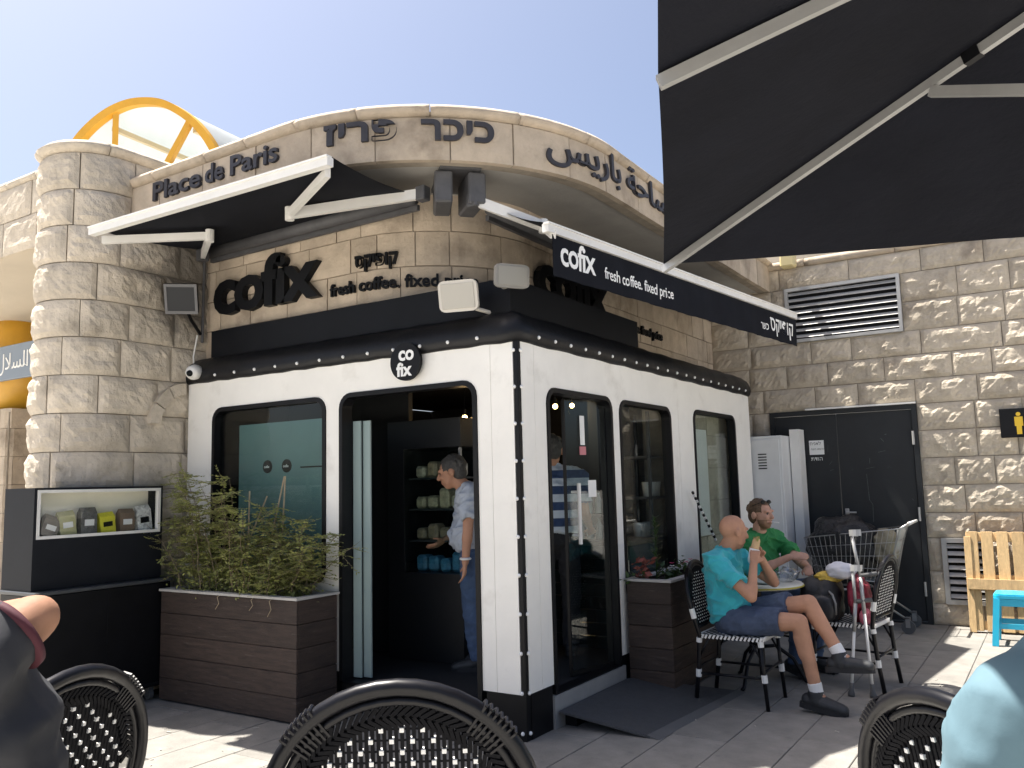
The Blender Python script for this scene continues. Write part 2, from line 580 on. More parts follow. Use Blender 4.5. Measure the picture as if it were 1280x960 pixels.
def stone_block(parent, P, s0, s1, z0, z1, amp, mt, seed, gap=0.0036, back=0.05, cell=0.055, profile=None, name='stone_block', rock=1.0):
    nx = max(2, int((s1 - s0) / cell))
    nz = max(2, int((z1 - z0) / cell))
    rd = random.Random(seed)
    jg = lambda: gap * rd.uniform(0.55, 1.5)
    s0, s1, z0, z1 = s0 + jg(), s1 - jg(), z0 + jg(), z1 - jg()
    off = V((rd.uniform(-50, 50), rd.uniform(-50, 50), rd.uniform(-50, 50)))
    base = rd.uniform(-0.002, 0.004)
    tilt = rd.uniform(-0.3, 0.3)
    vs, fs = [], []
    for j in range(nz + 1):
        for i in range(nx + 1):
            u, w = i / nx, j / nz
            e = min(u * (s1 - s0), (1 - u) * (s1 - s0), w * (z1 - z0), (1 - w) * (z1 - z0)) / 0.05
            e = min(1.0, e)
            s, z = s0 + u * (s1 - s0), z0 + w * (z1 - z0)
            q = V((s * 6.5, z * 8.5, 0)) + off
            h = 0.55 + 0.5 * noise.noise(q) + 0.45 * abs(noise.noise(q * 2.1)) + 0.30 * abs(noise.noise(q * 4.3)) + 0.16 * noise.noise(q * 8.1)
            d = base + amp * rock * e * max(-0.1, h + tilt * (w - 0.5))
            if profile:
                d += profile(w)
            vs.append(P(s, z, d))
    W = nx + 1
    for j in range(nz):
        for i in range(nx):
            fs.append((j * W + i, j * W + i + 1, (j + 1) * W + i + 1, (j + 1) * W + i))
    ring = [i for i in range(W)] + [j * W + nx for j in range(1, nz + 1)] + [nz * W + i for i in range(nx - 1, -1, -1)] + [j * W for j in range(nz - 1, 0, -1)]
    o = len(vs)
    for k in ring:
        i, j = k % W, k // W
        vs.append(P(s0 + (s1 - s0) * i / nx, z0 + (z1 - z0) * j / nz, -back))
    n = len(ring)
    for k in range(n):
        fs.append((ring[k], o + k, o + (k + 1) % n, ring[(k + 1) % n]))
    mb = MB().add(vs, fs)
    return mb.build(name, mt, parent, smooth=rock > 1.5 or profile is not None, fix=True)


def courses(parent, P, L, zs, lens, amp, mt, seed, holes=(), s_start=0.0, **kw):
    """courses of stone between the heights in zs; holes = (s0, s1, z0, z1) are left open"""
    rd = random.Random(seed)
    for ci in range(len(zs) - 1):
        z0, z1 = zs[ci], zs[ci + 1]
        cuts = [(h[0], h[1]) for h in holes if h[2] < z1 - 0.03 and h[3] > z0 + 0.03]
        s = s_start
        first = True
        while s < L - 1e-3:
            w = rd.uniform(*lens)
            if first:
                w *= rd.uniform(0.45, 1.0)
                first = False
            e = s + w
            if L - e < lens[0] * 0.55:
                e = L
            for a, b in cuts:
                if s < a < e:
                    e = a if e - a > 0.05 or a - s > 0.12 else e
                    if a - s < 0.02:
                        e = a
                if a - 1e-4 <= s < b:
                    s = b
                    e = max(b + w * 0.7, b + 0.12)
            if s >= L - 1e-3:
                break
            e = min(e, L)
            if e - s > 0.03:
                stone_block(parent, P, s, e, z0, z1, amp, mt, rd.random() * 1e6, **kw)
            s = e


def shell(mb, P, L, z0, z1, d, n=60, s0=0.0, mi=0):
    """thin wall sheet following the path"""
    vs, fs = [], []
    for i in range(n + 1):
        s = s0 + (L - s0) * i / n
        vs += [P(s, z0, d), P(s, z1, d), P(s, z0, d - 0.12), P(s, z1, d - 0.12)]
    for i in range(n):
        a, b = 4 * i, 4 * i + 4
        fs += [(a, b, b + 1, a + 1), (a + 2, a + 3, b + 3, b + 2), (a + 1, b + 1, b + 3, a + 3), (a, a + 2, b + 2, b)]
    fs += [(0, 1, 3, 2), (4 * n, 4 * n + 2, 4 * n + 3, 4 * n + 1)]
    return mb.add(vs, fs, mi)


def leaves(mb, pts, size, rd, mi=0, flat=0.5, long=1.8):
    for p in pts:
        a = V((rd.gauss(0, 1), rd.gauss(0, 1), rd.gauss(0, flat))).normalized()
        n = V((rd.gauss(0, .6), rd.gauss(0, .6), rd.gauss(0.6, .5))).normalized()
        b = a.cross(n)
        if b.length < 1e-3:
            continue
        b.normalize()
        s = size * rd.uniform(0.6, 1.35)
        p = V(p)
        mb.add([p - a * s * long / 2, p + b * s * .5, p + a * s * long / 2, p - b * s * .5], [(0, 1, 2, 3)], mi)

# ------------------------------------------------------------------ ground and paving
def ground_mat():
    m = bpy.data.materials.new('far_paving')
    m.use_nodes = True
    n, l = m.node_tree.nodes, m.node_tree.links
    b = n['Principled BSDF']
    b.inputs['Roughness'].default_value = 0.9
    tc = n.new('ShaderNodeTexCoord')
    mp = n.new('ShaderNodeMapping')
    mp.inputs['Rotation'].default_value = (0, 0, math.pi / 2)
    br = n.new('ShaderNodeTexBrick')
    br.inputs['Scale'].default_value = 1.0
    br.inputs['Color1'].default_value = (0.50, 0.475, 0.43, 1)
    br.inputs['Color2'].default_value = (0.44, 0.42, 0.38, 1)
    br.inputs['Mortar'].default_value = (0.10, 0.095, 0.09, 1)
    br.inputs['Mortar Size'].default_value = 0.006
    br.inputs['Brick Width'].default_value = 0.69
    br.inputs['Row Height'].default_value = 0.345
    l.new(tc.outputs['Object'], mp.inputs[0])
    l.new(mp.outputs[0], br.inputs['Vector'])
    l.new(br.outputs['Color'], b.inputs['Base Color'])
    return m


JOINT = mat('paving_joint', (0.085, 0.08, 0.07), 0.95, var=0.3, vscale=20)
gm = MB()
gm.add([(-120, -120, -0.012), (120, -120, -0.012), (120, 120, -0.012), (-120, 120, -0.012)], [(0, 1, 2, 3)])
ground = tag(gm.build('ground', ground_mat()), kind='structure')
bedm = MB()
bedm.add([(-4.6, -2.05, -0.006), (3.9, -2.05, -0.006), (3.9, 5.6, -0.006), (-4.6, 5.6, -0.006)], [(0, 1, 2, 3)])
pavement = tag(bedm.build('pavement', JOINT), kind='structure')
SW, SL = 0.345, 0.69
sm = MB()
sm.bbox((0.0025, 0.0025, -0.03), (SW - 0.0025, SL - 0.0025, 0.0), 0.003)
slab_me = None
rd = random.Random(3)
for i in range(-13, 11):
    x = i * SW - 0.02
    oy = rd.uniform(0, SL)
    for j in range(-4, 9):
        y = j * SL + oy - SL
        if x < -0.03 - SW and y > 0.15:
            continue
        if x < -3.2 or y < -2.0 or y > 5.2 or (x > 2.9):
            continue
        if x < -1.6 and y < -1.75:
            continue
        if slab_me is None:
            o = sm.build('paving_slab', PAVE, pavement)
            slab_me = o.data
        else:
            o = place('paving_slab', slab_me, pavement)
        o.location = (x, y, rd.uniform(-0.0015, 0.0015))

# raised terrace that carries the near chairs, just below the picture
FH = V((FWD.x, FWD.y, 0)).normalized()
RH = V((FH.y, -FH.x, 0))


def W(right, fwd, z=0.0):
    """point by metres to the right of / in front of the camera on the ground plan"""
    return V((CAM.x, CAM.y, 0)) + RH * right + FH * fwd + V((0, 0, z))


TZ = 0.20
tm = MB()
tm.prism([(-4.0, -3.0), (5.0, -3.0), (5.0, 2.75), (-4.0, 2.75)], lambda a, b, c: W(a, b, c), -0.01, TZ)
tag(tm.build('terrace', mat('terrace_stone', (0.46, 0.44, 0.40), 0.85, var=0.1, vscale=4, bump=0.2)), kind='structure')

# ------------------------------------------------------------------ stone pier with rounded end
PX0, PR, PCY = -3.25, 0.385, -0.60
pier = thing('stone_pier', 'tall round-ended pier of rock-faced stone left of the kiosk', 'stone pier', (PX0 - PR, PCY, 0))
PL1 = 0.95
PL2 = math.pi * PR


def PP(s, z, d):
    if s < PL1:
        return V((PX0 + d, PCY + PL1 - s, z))
    if s < PL1 + PL2:
        a = -(s - PL1) / PR
        return V((PX0 - PR + (PR + d) * math.cos(a), PCY + (PR + d) * math.sin(a), z))
    return V((PX0 - 2 * PR - d, PCY + (s - PL1 - PL2), z))


PLT = PL1 + PL2 + 1.5
core = MB()
poly = [(PP(s, 0, -0.02).x, PP(s, 0, -0.02).y) for s in [i * PLT / 60 for i in range(61)]]
core.prism(poly, lambda a, b, c: V((a, b, c)), 0, 4.16)
core_o = core.build('core', MORTAR, pier)
zs = [0.0] + [0.10 + 0.2875 * k for k in range(1, 15)]
zs[-1] = 4.13
courses(core_o, PP, PLT, zs, (0.36, 0.66), 0.034, STONE_P, 11, cell=0.032, rock=1.0)
cz = lambda w: 0.05 * math.sqrt(max(0, 1 - (2 * w - 1) ** 2))
courses(core_o, PP, PLT, [4.13, 4.235], (0.5, 0.8), 0.006, STONE_P, 12, profile=cz, name='coping_stone')
capm = MB()
poly2 = [(PP(s, 0, 0.005).x, PP(s, 0, 0.005).y) for s in [i * PLT / 60 for i in range(61)]]
capm.prism(poly2, lambda a, b, c: V((a, b, c)), 4.16, 4.225)
capm.build('cap', STONE_P, pier)
# low blind arch carved beside the kiosk
am = MB()
for k in range(3):
    pts = []
    a0, a1 = math.radians(92 + k * 30), math.radians(120 + k * 30)
    for r in (0.235, 0.325):
        for t in range(5):
            a = a0 + (a1 - a0) * (t if r < 0.3 else 4 - t) / 4
            pts.append((-0.02 + r * math.cos(a) * 1.0, 2.05 + r * math.sin(a) * 1.05))
    am2 = MB()
    am2.prism([(y, z) for y, z in pts], lambda a, b, c: V((PX0 + c, a, b)), 0.0, 0.062)
    am2.build('arch_stone', STONE_P, pier)

# ------------------------------------------------------------------ curved building: soffit, fascia, drum wall
bld = thing('curved_building', 'curved stone building with projecting canopy and square name letters', 'building', (-1.55, 1.16, 0))
CX, CY, RO_, RI_ = -1.55, 1.16, 1.68, 0.97
FP, FL = rounded_path(-3.27, CY - RO_, RO_, CX, CY, CX + RO_, 5.30)
IP, IL = rounded_path(-3.25, CY - RI_, RI_, CX, CY, CX + RI_, 5.25)
fb = MB()
shell(fb, FP, FL, 3.625, 3.955, -0.012, 80)
fas = fb.build('fascia', MORTAR, bld)
courses(fas, FP, FL, [3.62, 3.915], (0.42, 0.62), 0.007, STONE_S, 21, cell=0.06, gap=0.004)
courses(fas, FP, FL, [3.915, 4.0], (0.42, 0.62), 0.006, STONE_S, 22, profile=lambda w: 0.012 + 0.035 * math.sqrt(max(0, 1 - (2 * w - 1) ** 2)), name='coping_stone', cell=0.04, gap=0.003)
rf = MB()
outer = [(FP(FL * i / 70, 0, -0.02).x, FP(FL * i / 70, 0, -0.02).y) for i in range(71)]
outer = [(-3.4, 6.4), (-3.4, CY - RO_ + .02)] + outer + [(CX + RO_ - .02, 6.4)]
rf.prism(outer, lambda a, b, c: V((a, b, c)), 3.635, 3.72)
rf.build('soffit_slab', PLASTER, bld)
tb = MB()
shell(tb, FP, FL, 3.72, 3.975, -0.10, 80)
tb.build('parapet_back', STONE_S, bld)
drum = MB()
shell(drum, IP, IL, 2.62, 3.64, -0.012, 60)
s_r = (CX + 3.25) + math.pi / 2 * RI_ + 1.55
shell(drum, IP, IL, 0.0, 2.62, -0.012, 20, s0=s_r)
drum_o = drum.build('drum_wall', MORTAR, bld)
courses(drum_o, IP, IL, [2.62, 2.85, 3.10, 3.36, 3.64], (0.24, 0.44), 0.008, STONE_S, 31, cell=0.06, gap=0.004)
courses(drum_o, IP, IL, [0.0, 0.25] + [0.25 + 0.26 * k for k in range(1, 9)] + [2.62], (0.30, 0.6), 0.014, STONE, 32, s_start=s_r, cell=0.07)

# stone close behind the rear side window
def SP(s, z, d):
    return V((-0.17 + d, 2.78 + s, z))


m_ = MB()
m_.box((-0.42, 2.78, 0.3), (-0.182, 4.6, 2.38))
so_ = m_.build('stone_return', MORTAR, bld)
courses(so_, SP, 1.82, [0.3, 0.62, 0.96, 1.30, 1.62, 1.94, 2.38], (0.34, 0.62), 0.012, STONE, 33, cell=0.08)

# name letters on the fascia
def on_path(P, s0, z0, d):
    return lambda x, y, z: P(s0 + x, z0 + y, d + z)


for w_, s_, l_ in (('Place', 0.31, 0.57), ('de', 0.945, 0.20), ('Paris', 1.215, 0.49)):
    text(w_, 0.20, on_path(FP, s_, 3.745, 0.006), 0.011, 0.004, width=l_).build('lettering', LETTER_G, bld)
sA = lambda ang: (CX + 3.27) + RO_ * (math.radians(ang) + math.pi / 2)
text('\u05d6\u05d9\u05e8\u05e4', 0.215, on_path(FP, 2.11, 3.762, 0.006), 0.011, 0.007, width=0.50, spacing=1.05).build('lettering', LETTER_G, bld)
text('\u05e8\u05db\u05d9\u05db', 0.215, on_path(FP, 2.77, 3.755, 0.006), 0.011, 0.007, width=0.48, spacing=1.05).build('lettering', LETTER_G, bld)
text('\ufeb2\ufef3\ufead\ufe8e\ufe91', 0.27, on_path(FP, 3.63, 3.735, 0.006), 0.010, 0.003, width=0.86).build('lettering', LETTER_G, bld)
text('\ufe94\ufea3\ufe8e\ufeb3', 0.27, on_path(FP, 4.60, 3.735, 0.006), 0.010, 0.003, width=0.82).build('lettering', LETTER_G, bld)

# ------------------------------------------------------------------ wall with the steel door, right
wallr = thing('stone_wall', 'rock-faced stone wall with steel door and louvre at the right', 'wall', (2.0, 5.3, 0))
WY = 5.25


def WP(s, z, d):
    return V((-0.6 + s, WY - d, z))


DX0, DX1, DZ = 0.05, 1.56, 2.23
DO = (DX0 + 0.6, DX1 + 0.6)
wb = MB()
for lo, hi in (((-0.6, 0), (DX0, 3.9)), ((DX0, DZ), (DX1, 3.9)), ((DX1, 0), (4.6, 3.9))):
    wb.box((lo[0], WY + 0.012, lo[1]), (hi[0], WY + 0.30, hi[1]))
wb_o = wb.build('core', MORTAR, wallr)
V1 = (0.30, 1.50, 3.00, 3.62)       # louvre
V2 = (1.69, 2.09, 0.21, 0.86)       # low vent
hl = [(DO[0], DO[1], 0, DZ), (V1[0] + .6, V1[1] + .6, V1[2], V1[3]), (V2[0] + .6, V2[1] + .6, V2[2], V2[3])]
zc = [0, 0.21, 0.53, 0.86, 1.115, 1.39, 1.67, 1.95, 2.23, 2.49, 2.745, 3.00, 3.31, 3.62, 3.86]
courses(wb_o, WP, 5.2, zc, (0.34, 0.80), 0.036, STONE, 41, holes=hl, cell=0.032)
courses(wb_o, WP, 5.2, [3.86, 3.95], (0.6, 1.1), 0.006, STONE_S, 42, profile=lambda w: 0.02 + 0.02 * math.sqrt(max(0, 1 - (2 * w - 1) ** 2)), name='coping_stone')
# set-back parapet behind it
sb = MB()
sb.bbox((-1.2, 6.5, 3.6), (3.6, 6.8, 4.5), 0.02)
tag(sb.build('parapet', PLASTER_L), 'set-back pale parapet above the right stone wall under the parasol edge', 'wall')

# louvre and low vent
def louvre(name, label, x0, x1, z0, z1, n, bw, tilt):
    t = thing(name, label, 'vent', ((x0 + x1) / 2, WY, z0))
    f = MB()
    plate(f, [(x0, z0), (x1, z0), (x1, z1), (x0, z1)], [[(x0 + bw, z0 + bw), (x0 + bw, z1 - bw), (x1 - bw, z1 - bw), (x1 - bw, z0 + bw)]],
          lambda a, b, c: V((a, WY - c, b)), -0.006, 0.04)
    f.build('frame', VENT, t)
    bk = MB()
    bk.box((x0 + .01, WY + 0.007, z0 + .01), (x1 - .01, WY + 0.011, z1 - .01))
    bk.build('backing', BLACKM, t)
    hh = (z1 - z0 - 2 * bw) / n
    for k in range(n):
        zc_ = z0 + bw + hh * (k + 0.5)
        sl = MB()
        sl.bar((x0 + bw - .004, WY - 0.016, zc_), (x1 - bw + .004, WY - 0.016, zc_), hh * 0.64, 0.004, up=(0, -1, tilt))
        sl.build('slat', VENT, t)
    return t


louvre('louvre_vent', 'wide grey aluminium louvre high in the right stone wall', *V1, 8, 0.035, 0.75)
louvre('low_vent', 'small grey louvre vent low in the wall beside the leaning pallet', *V2, 8, 0.045, 0.6)

# steel double door
dr = thing('steel_door', 'scuffed black steel double door in the right stone wall', 'door', ((DX0 + DX1) / 2, WY, 0))
f = MB()
plate(f, [(DX0, 0.0), (DX1, 0.0), (DX1, DZ), (DX0, DZ)], [[(DX0 + .05, .02), (DX0 + .05, DZ - .05), (DX1 - .05, DZ - .05), (DX1 - .05, .02)]],
      lambda a, b, c: V((a, WY - c, b)), -0.05, 0.03)
f.build('door_frame', DOORB, dr)
xm = 0.76
for a, b in ((DX0 + .054, xm - .003), (xm + .003, DX1 - .054)):
    m_ = MB()
    m_.bbox((a, WY - 0.008, 0.025), (b, WY + 0.035, DZ - .054), 0.004)
    m_.build('door_leaf', DOORB, dr)
hm = MB()
for z in (0.35, 1.1, 1.88):
    hm.tube([(DX1 - .047, WY - .04, z - .07), (DX1 - .047, WY - .04, z + .07)], 0.012)
hm.build('hinge', VENT, dr)
lk = MB()
lk.bbox((xm + .03, WY - .022, 1.0), (xm + .07, WY - .006, 1.16), 0.004)
lk.tube([(xm + .05, WY - .02, 1.12), (xm + .05, WY - .06, 1.12), (xm + .15, WY - .06, 1.12)], 0.009)
lk.build('handle', VENT, dr)
bar_ = MB()
bar_.box((DX0 + .4, WY - .055, DZ + .003), (DX1 + .0, WY - .0, DZ + .02))
bar_.build('drip_strip', WHITE2, dr)
# scrapes in the paint
rdq = random.Random(21)
m_ = MB()
for k in range(12):
    x, z = rdq.uniform(DX0 + .45, DX1 - .08), rdq.uniform(.5, 2.05)
    a = rdq.choice((1.5, 1.6, 1.45, .9, 2.3, .2))
    l_ = rdq.uniform(.015, .09)
    dv = V((math.cos(a), 0, math.sin(a)))
    m_.bar(V((x, WY - .0092, z)), V((x, WY - .0092, z)) + dv * l_, .0008, rdq.uniform(.002, .005), up=(-dv.z, 0, dv.x))
pts_ = [V((1.03, WY - .0092, 1.52)), V((1.035, WY - .0092, 1.40)), V((1.04, WY - .0092, 1.25)), V((1.07, WY - .0092, 1.2)), V((1.065, WY - .0092, 1.02))]
for a, b in zip(pts_[:-1], pts_[1:]):
    m_.bar(a, b, .0008, .0045, up=(1, 0, 0))
tag(m_.build('paint_scrape', mat('scraped_paint', (.085, .09, .088), .8, var=.4, vscale=40), dr), kind='stuff')
# notices on the door
nm = thing('door_notice', 'small white printed notice stuck on the black steel door', 'notice', (0.47, WY - .009, 1.76))
pm = MB()
pm.box((0.46, WY - .0125, 1.745), (0.615, WY - .0095, 1.90))
pm.build('sheet', PAPER, nm)
text('\u05d7\u05d9\u05e0\u05d0\u05dc', 0.05, lambda a, b, c: V((0.465 + a, WY - .013 - c, 1.85 + b)), 0.0006).build('lettering', BLACK, nm)
text('\u05d7\u05e0\u05d9\u05d4 \u05d0\u05e1\u05d5\u05e8\u05d4', 0.03, lambda a, b, c: V((0.475 + a, WY - .013 - c, 1.795 + b)), 0.0006).build('lettering', BLACK, nm)
text('\u05ea\u05d3\u05d5\u05d4', 0.06, lambda a, b, c: V((0.47 + a, WY - .0095 - c, 1.68 + b)), 0.0006).build('lettering', PAPER, nm)

# rest-room sign
rs = thing('restroom_sign', 'black sign with yellow man and woman figures at the right edge', 'sign', (2.55, WY - .04, 1.83))
m_ = MB()
m_.bbox((2.30, WY - .075, 1.835), (2.86, WY - .05, 2.12), 0.004)
m_.build('board', BLACK, rs)
YS = mat('sign_yellow', (0.65, 0.42, 0.02), 0.5)
for fx, skirt in ((2.46, 0), (2.58, 1)):
    g = MB()
    fn = lambda a, b, c: V((fx + a, WY - .0755 - c, 1.865 + b))
    g.prism([(0.02 * math.cos(t * math.pi / 5), 0.195 + 0.02 * math.sin(t * math.pi / 5)) for t in range(10)], fn, 0, .002)
    if skirt:
        g.prism([(-.045, .06), (-.02, .06), (-.02, 0), (.02, 0), (.02, .06), (.045, .06), (.022, .17), (-.022, .17)], fn, 0, .002)
    else:
        g.prism([(-.035, .08), (-.022, .08), (-.022, 0), (.022, 0), (.022, .08), (.035, .08), (.035, .17), (-.035, .17)], fn, 0, .002)
    g.build('pictogram', YS, rs)
g = MB()
g.box((2.517, WY - .078, 1.865), (2.523, WY - .0755, 2.08))
g.build('divider', YS, rs)

# small lamp on the coping
lm = thing('wall_lamp', 'small cream box lamp on the wall coping under the parasol corner', 'lamp', (0.4, 5.1, 3.8))
m_ = MB()
m_.bbox((0.32, 5.02, 3.83), (0.48, 5.16, 4.02), 0.02)
m_.build('housing', mat('lamp_cream', (0.62, 0.52, 0.27), 0.4), lm)
m_ = MB()
m_.box((0.37, 5.16, 3.88), (0.43, 5.24, 3.94))
m_.build('arm', LAMPC, lm)

# ------------------------------------------------------------------ building further left
lb = thing('left_canopy', 'stone-faced canopy with smooth underside behind the round pier', 'building', (-6.5, 0.5, 0))


def QP(s, z, d):
    return V((-9.4 + s, -0.50 - d, z))


m_ = MB()
m_.box((-9.4, -0.488, 3.70), (-3.98, -0.3, 4.36))
co = m_.build('core', MORTAR, lb)
courses(co, QP, 5.42, [3.70, 4.02, 4.34], (0.45, 0.75), 0.022, STONE_P, 51, cell=0.06)
courses(co, QP, 5.42, [4.34, 4.42], (0.5, 0.9), 0.005, STONE_P, 52, profile=lambda w: 0.025 * math.sqrt(max(0, 1 - (2 * w - 1) ** 2)), name='coping_stone')
m_ = MB()
pr_ = [(-0.49, 3.70)] + [(-0.49 + 1.9 * math.sin(t * math.pi / 16), 3.70 - 0.18 * (1 - math.cos(t * math.pi / 16))) for t in range(1, 9)] + [(1.5, 3.9), (-0.3, 4.3)]
m_.prism(pr_, lambda a, b, c: V((c, a, b)), -9.6, -4.0)
m_.build('underside', PLASTER_L, lb)
m_ = MB()
m_.box((-9.8, 1.45, 0), (-4.0, 1.7, 3.9))
bw = m_.build('back_wall', MORTAR, lb)


def BP(s, z, d):
    return V((-9.8 + s, 1.44 - d, z))


courses(bw, BP, 5.6, [0, 0.35, 0.7, 1.05, 1.4, 1.75, 2.1, 2.45, 2.8, 3.15, 3.55], (0.45, 0.9), 0.012, STONE_S, 53, cell=0.12)
pil = thing('stone_pilaster', 'square pilaster of smooth stone at the far left edge', 'pilaster', (-7.9, 1.0, 0))


def pil_path(s, z, d):
    if s < 1.2:
        return V((-8.75 + s, 0.75 - d, z))
    return V((-7.55 + d, 0.75 + (s - 1.2), z))


m_ = MB()
m_.box((-8.75, 0.765, 0), (-7.565, 1.4, 2.5))
po = m_.build('core', MORTAR, pil)
courses(po, pil_path, 1.8, [0, .33, .66, .99, 1.32, 1.65, 1.98, 2.31, 2.55], (0.5, 0.75), 0.008, STONE_S, 54, cell=0.1)
m_ = MB()
m_.tube([(-8.0, 1.15, 2.5), (-8.0, 1.15, 3.7)], 0.33, 24)
tag(m_.build('yellow_column', YELLOW, smooth=True), 'thick yellow painted column behind the grey street sign', 'column')
ss = thing('street_sign', 'long grey sign board with white script beside the pier', 'sign', (-7.2, 0.6, 2.8))
m_ = MB()
m_.bbox((-9.2, 0.58, 2.84), (-6.45, 0.63, 3.24), 0.006)
m_.build('board', mat('sign_grey', (0.20, 0.24, 0.29), 0.5), ss)
text('\ufedd\ufefc\ufeb4\ufee0\ufe8d \ufe93\ufead\ufe8d\ufea9', 0.26, lambda a, b, c: V((-7.52 + a, 0.579 - c, 2.96 + b)), 0.002).build('lettering', LETTER_W, ss)

# ------------------------------------------------------------------ yellow arched skylight
AD = 10.5
vault = thing('arched_skylight', 'yellow-framed arched skylight of white sheets on the roof', 'skylight', at(185, 215, AD) - V((0, 0, 1.0)))
ac = at(185, 205, AD)
ae = V((RGT.x, RGT.y, 0)).normalized()
arch = [at(x, y, AD) for x, y in ((86, 205), (92, 188), (103, 171), (121, 153), (141, 139), (163, 130), (185, 127.5), (205, 130), (224, 139), (242, 152), (258, 170), (270, 190), (276, 208))]
ax = V((-0.05, 1.0, -0.03)).normalized()
fine = []
for i in range(len(arch) - 1):
    p0, p1, p2, p3 = arch[max(i - 1, 0)], arch[i], arch[i + 1], arch[min(i + 2, len(arch) - 1)]
    for k in range(5):
        t = k / 5
        fine.append(0.5 * (2 * p1 + (p2 - p0) * t + (2 * p0 - 5 * p1 + 4 * p2 - p3) * t * t + (3 * p1 - p0 - 3 * p2 + p3) * t ** 3))
fine.append(arch[-1])
arch = fine
m_ = MB()
ring = []
for p in arch:
    o_ = (p - ac).normalized()
    ring += [p + o_ * .045 - ax * .04, p + o_ * .045 + ax * .04, p - o_ * .045 + ax * .04, p - o_ * .045 - ax * .04]
m_.add(ring, [(4 * i + j, 4 * i + (j + 1) % 4, 4 * i + 4 + (j + 1) % 4, 4 * i + 4 + j) for i in range(len(arch) - 1) for j in range(4)])
m_.build('arch_frame', YELLOW, vault)
for a, b in (((143, 205), (145, 141)), ((207, 210), (238, 152)), ((86, 207), (276, 210))):
    m_ = MB()
    m_.bar(at(*a, AD + .03), at(*b, AD + .03), 0.07, 0.07)
    m_.build('spoke', YELLOW, vault)
m_ = MB()
inn = [p + ax * 0.08 for p in arch]
far = [p + ax * 4.6 for p in arch]
vs = inn + far
n_ = len(arch)
m_.add(vs, [(i, i + 1, n_ + i + 1, n_ + i) for i in range(n_ - 1)])
vs2 = [p + (p - ac).normalized() * 0.02 for p in vs]
m_.add(vs2, [(i, i + 1, n_ + i + 1, n_ + i) for i in range(n_ - 1)])
m_.build('vault_sheet', POLYC, vault)
m_ = MB()
gl = [p + ax * 0.05 for p in arch]
m_.add(gl, [tuple(range(n_))])
m_.build('end_glazing', glass_mat('polycarbonate_glazing', (0.93, 0.95, 0.95), 0.5), vault)
for k in (16, 45):
    m_ = MB()
    p = arch[k] - (arch[k] - ac).normalized() * 0.10
    m_.bar(p + ax * 0.1, p + ax * 4.5, 0.05, 0.06)
    m_.build('purlin', mat('purlin_cream', (0.62, 0.52, 0.33), 0.5), vault)

# ------------------------------------------------------------------ kiosk
ks = thing('coffee_kiosk', 'white panelled corner kiosk with black trim and rounded openings', 'kiosk', (0, 0, 0))
KL, KR = -3.20, 4.63
ZB, ZT = 0.262, 2.395
LW = (-2.89, 0.84, -1.635, 2.17)      # left window
LD = (-1.505, 0.20, -0.31, 2.175)     # front opening
RD = (0.33, 0.20, 1.29, 2.13)         # side door
RW = (1.41, 0.62, 2.42, 2.125)        # side window
RM = (2.95, 0.62, 4.13, 2.145)        # rear window


def opening(o, g=0.0, top=False):
    return rr(o[0] - g, o[1] - g, o[2] + g, o[3] + g, 0.11 + g, 5, top)


def multi_panel(fn, cuts, lo, hi, ops, name):
    """white boards between vertical seams; an opening may not cross a seam"""
    for a, b in zip(cuts[:-1], cuts[1:]):
        hs = []
        bot = lo
        out = [(a + .0012, lo), (b - .0012, lo), (b - .0012, hi), (a + .0012, hi)]
        doors = [o for o in ops if a < o[0] and o[2] < b]
        pts = [(a + .0012, lo)]
        for o in sorted(doors):
            if o[1] < lo:
                r = 0.11
                pts += [(o[0], lo)]
                pts += [(o[0] + r - r * math.cos(t * math.pi / 10), o[3] - r + r * math.sin(t * math.pi / 10)) for t in range(6)]
                pts += [(o[2] - r + r * math.sin(t * math.pi / 10), o[3] - r + r * math.cos(t * math.pi / 10)) for t in range(6)]
                pts += [(o[2], lo)]
            else:
                hs.append(opening(o)[::-1])
        pts += [(b - .0012, lo), (b - .0012, hi), (a + .0012, hi)]
        mb = MB()
        plate(mb, pts, hs, fn, -0.045, 0.0)
        mb.build(name, WHITE, ks)


multi_panel(LF, [KL, -0.205, -0.035], ZB, ZT, [LW, LD], 'white_panel')
multi_panel(RF, [0.035, 0.19, 2.60, KR], ZB, ZT, [RD, RW, RM], 'white_panel')
# seams between boards are dark: backing strip behind them
m_ = MB()
m_.box((-0.215, 0.047, ZB), (-0.195, 0.055, ZT))
m_.box((-0.055, 0.18, ZB), (-0.047, 0.20, ZT))
m_.box((-0.055, 2.59, ZB), (-0.047, 2.61, ZT))
m_.build('seam_backing', BLACKM, ks)
# black base
for a, b in ((KL, LD[0] - .03), (LD[2] + .03, -0.0)):
    m_ = MB()
    m_.box((a, -0.004, 0), (b, 0.05, ZB - .002))
    m_.build('base', BLACK, ks)
for a, b in ((0.0, RD[0] - .03), (RD[2] + .03, KR)):
    m_ = MB()
    m_.box((-0.05, a + (0.051 if a == 0.0 else 0), 0), (0.004, b, ZB - .002))
    m_.build('base', BLACK, ks)
# corner post: black strip between the white boards
m_ = MB()
m_.bbox((-0.032, -0.002, 0.0), (0.002, 0.032, ZT + .03), 0.004)
m_.build('corner_post', BLACK, ks)
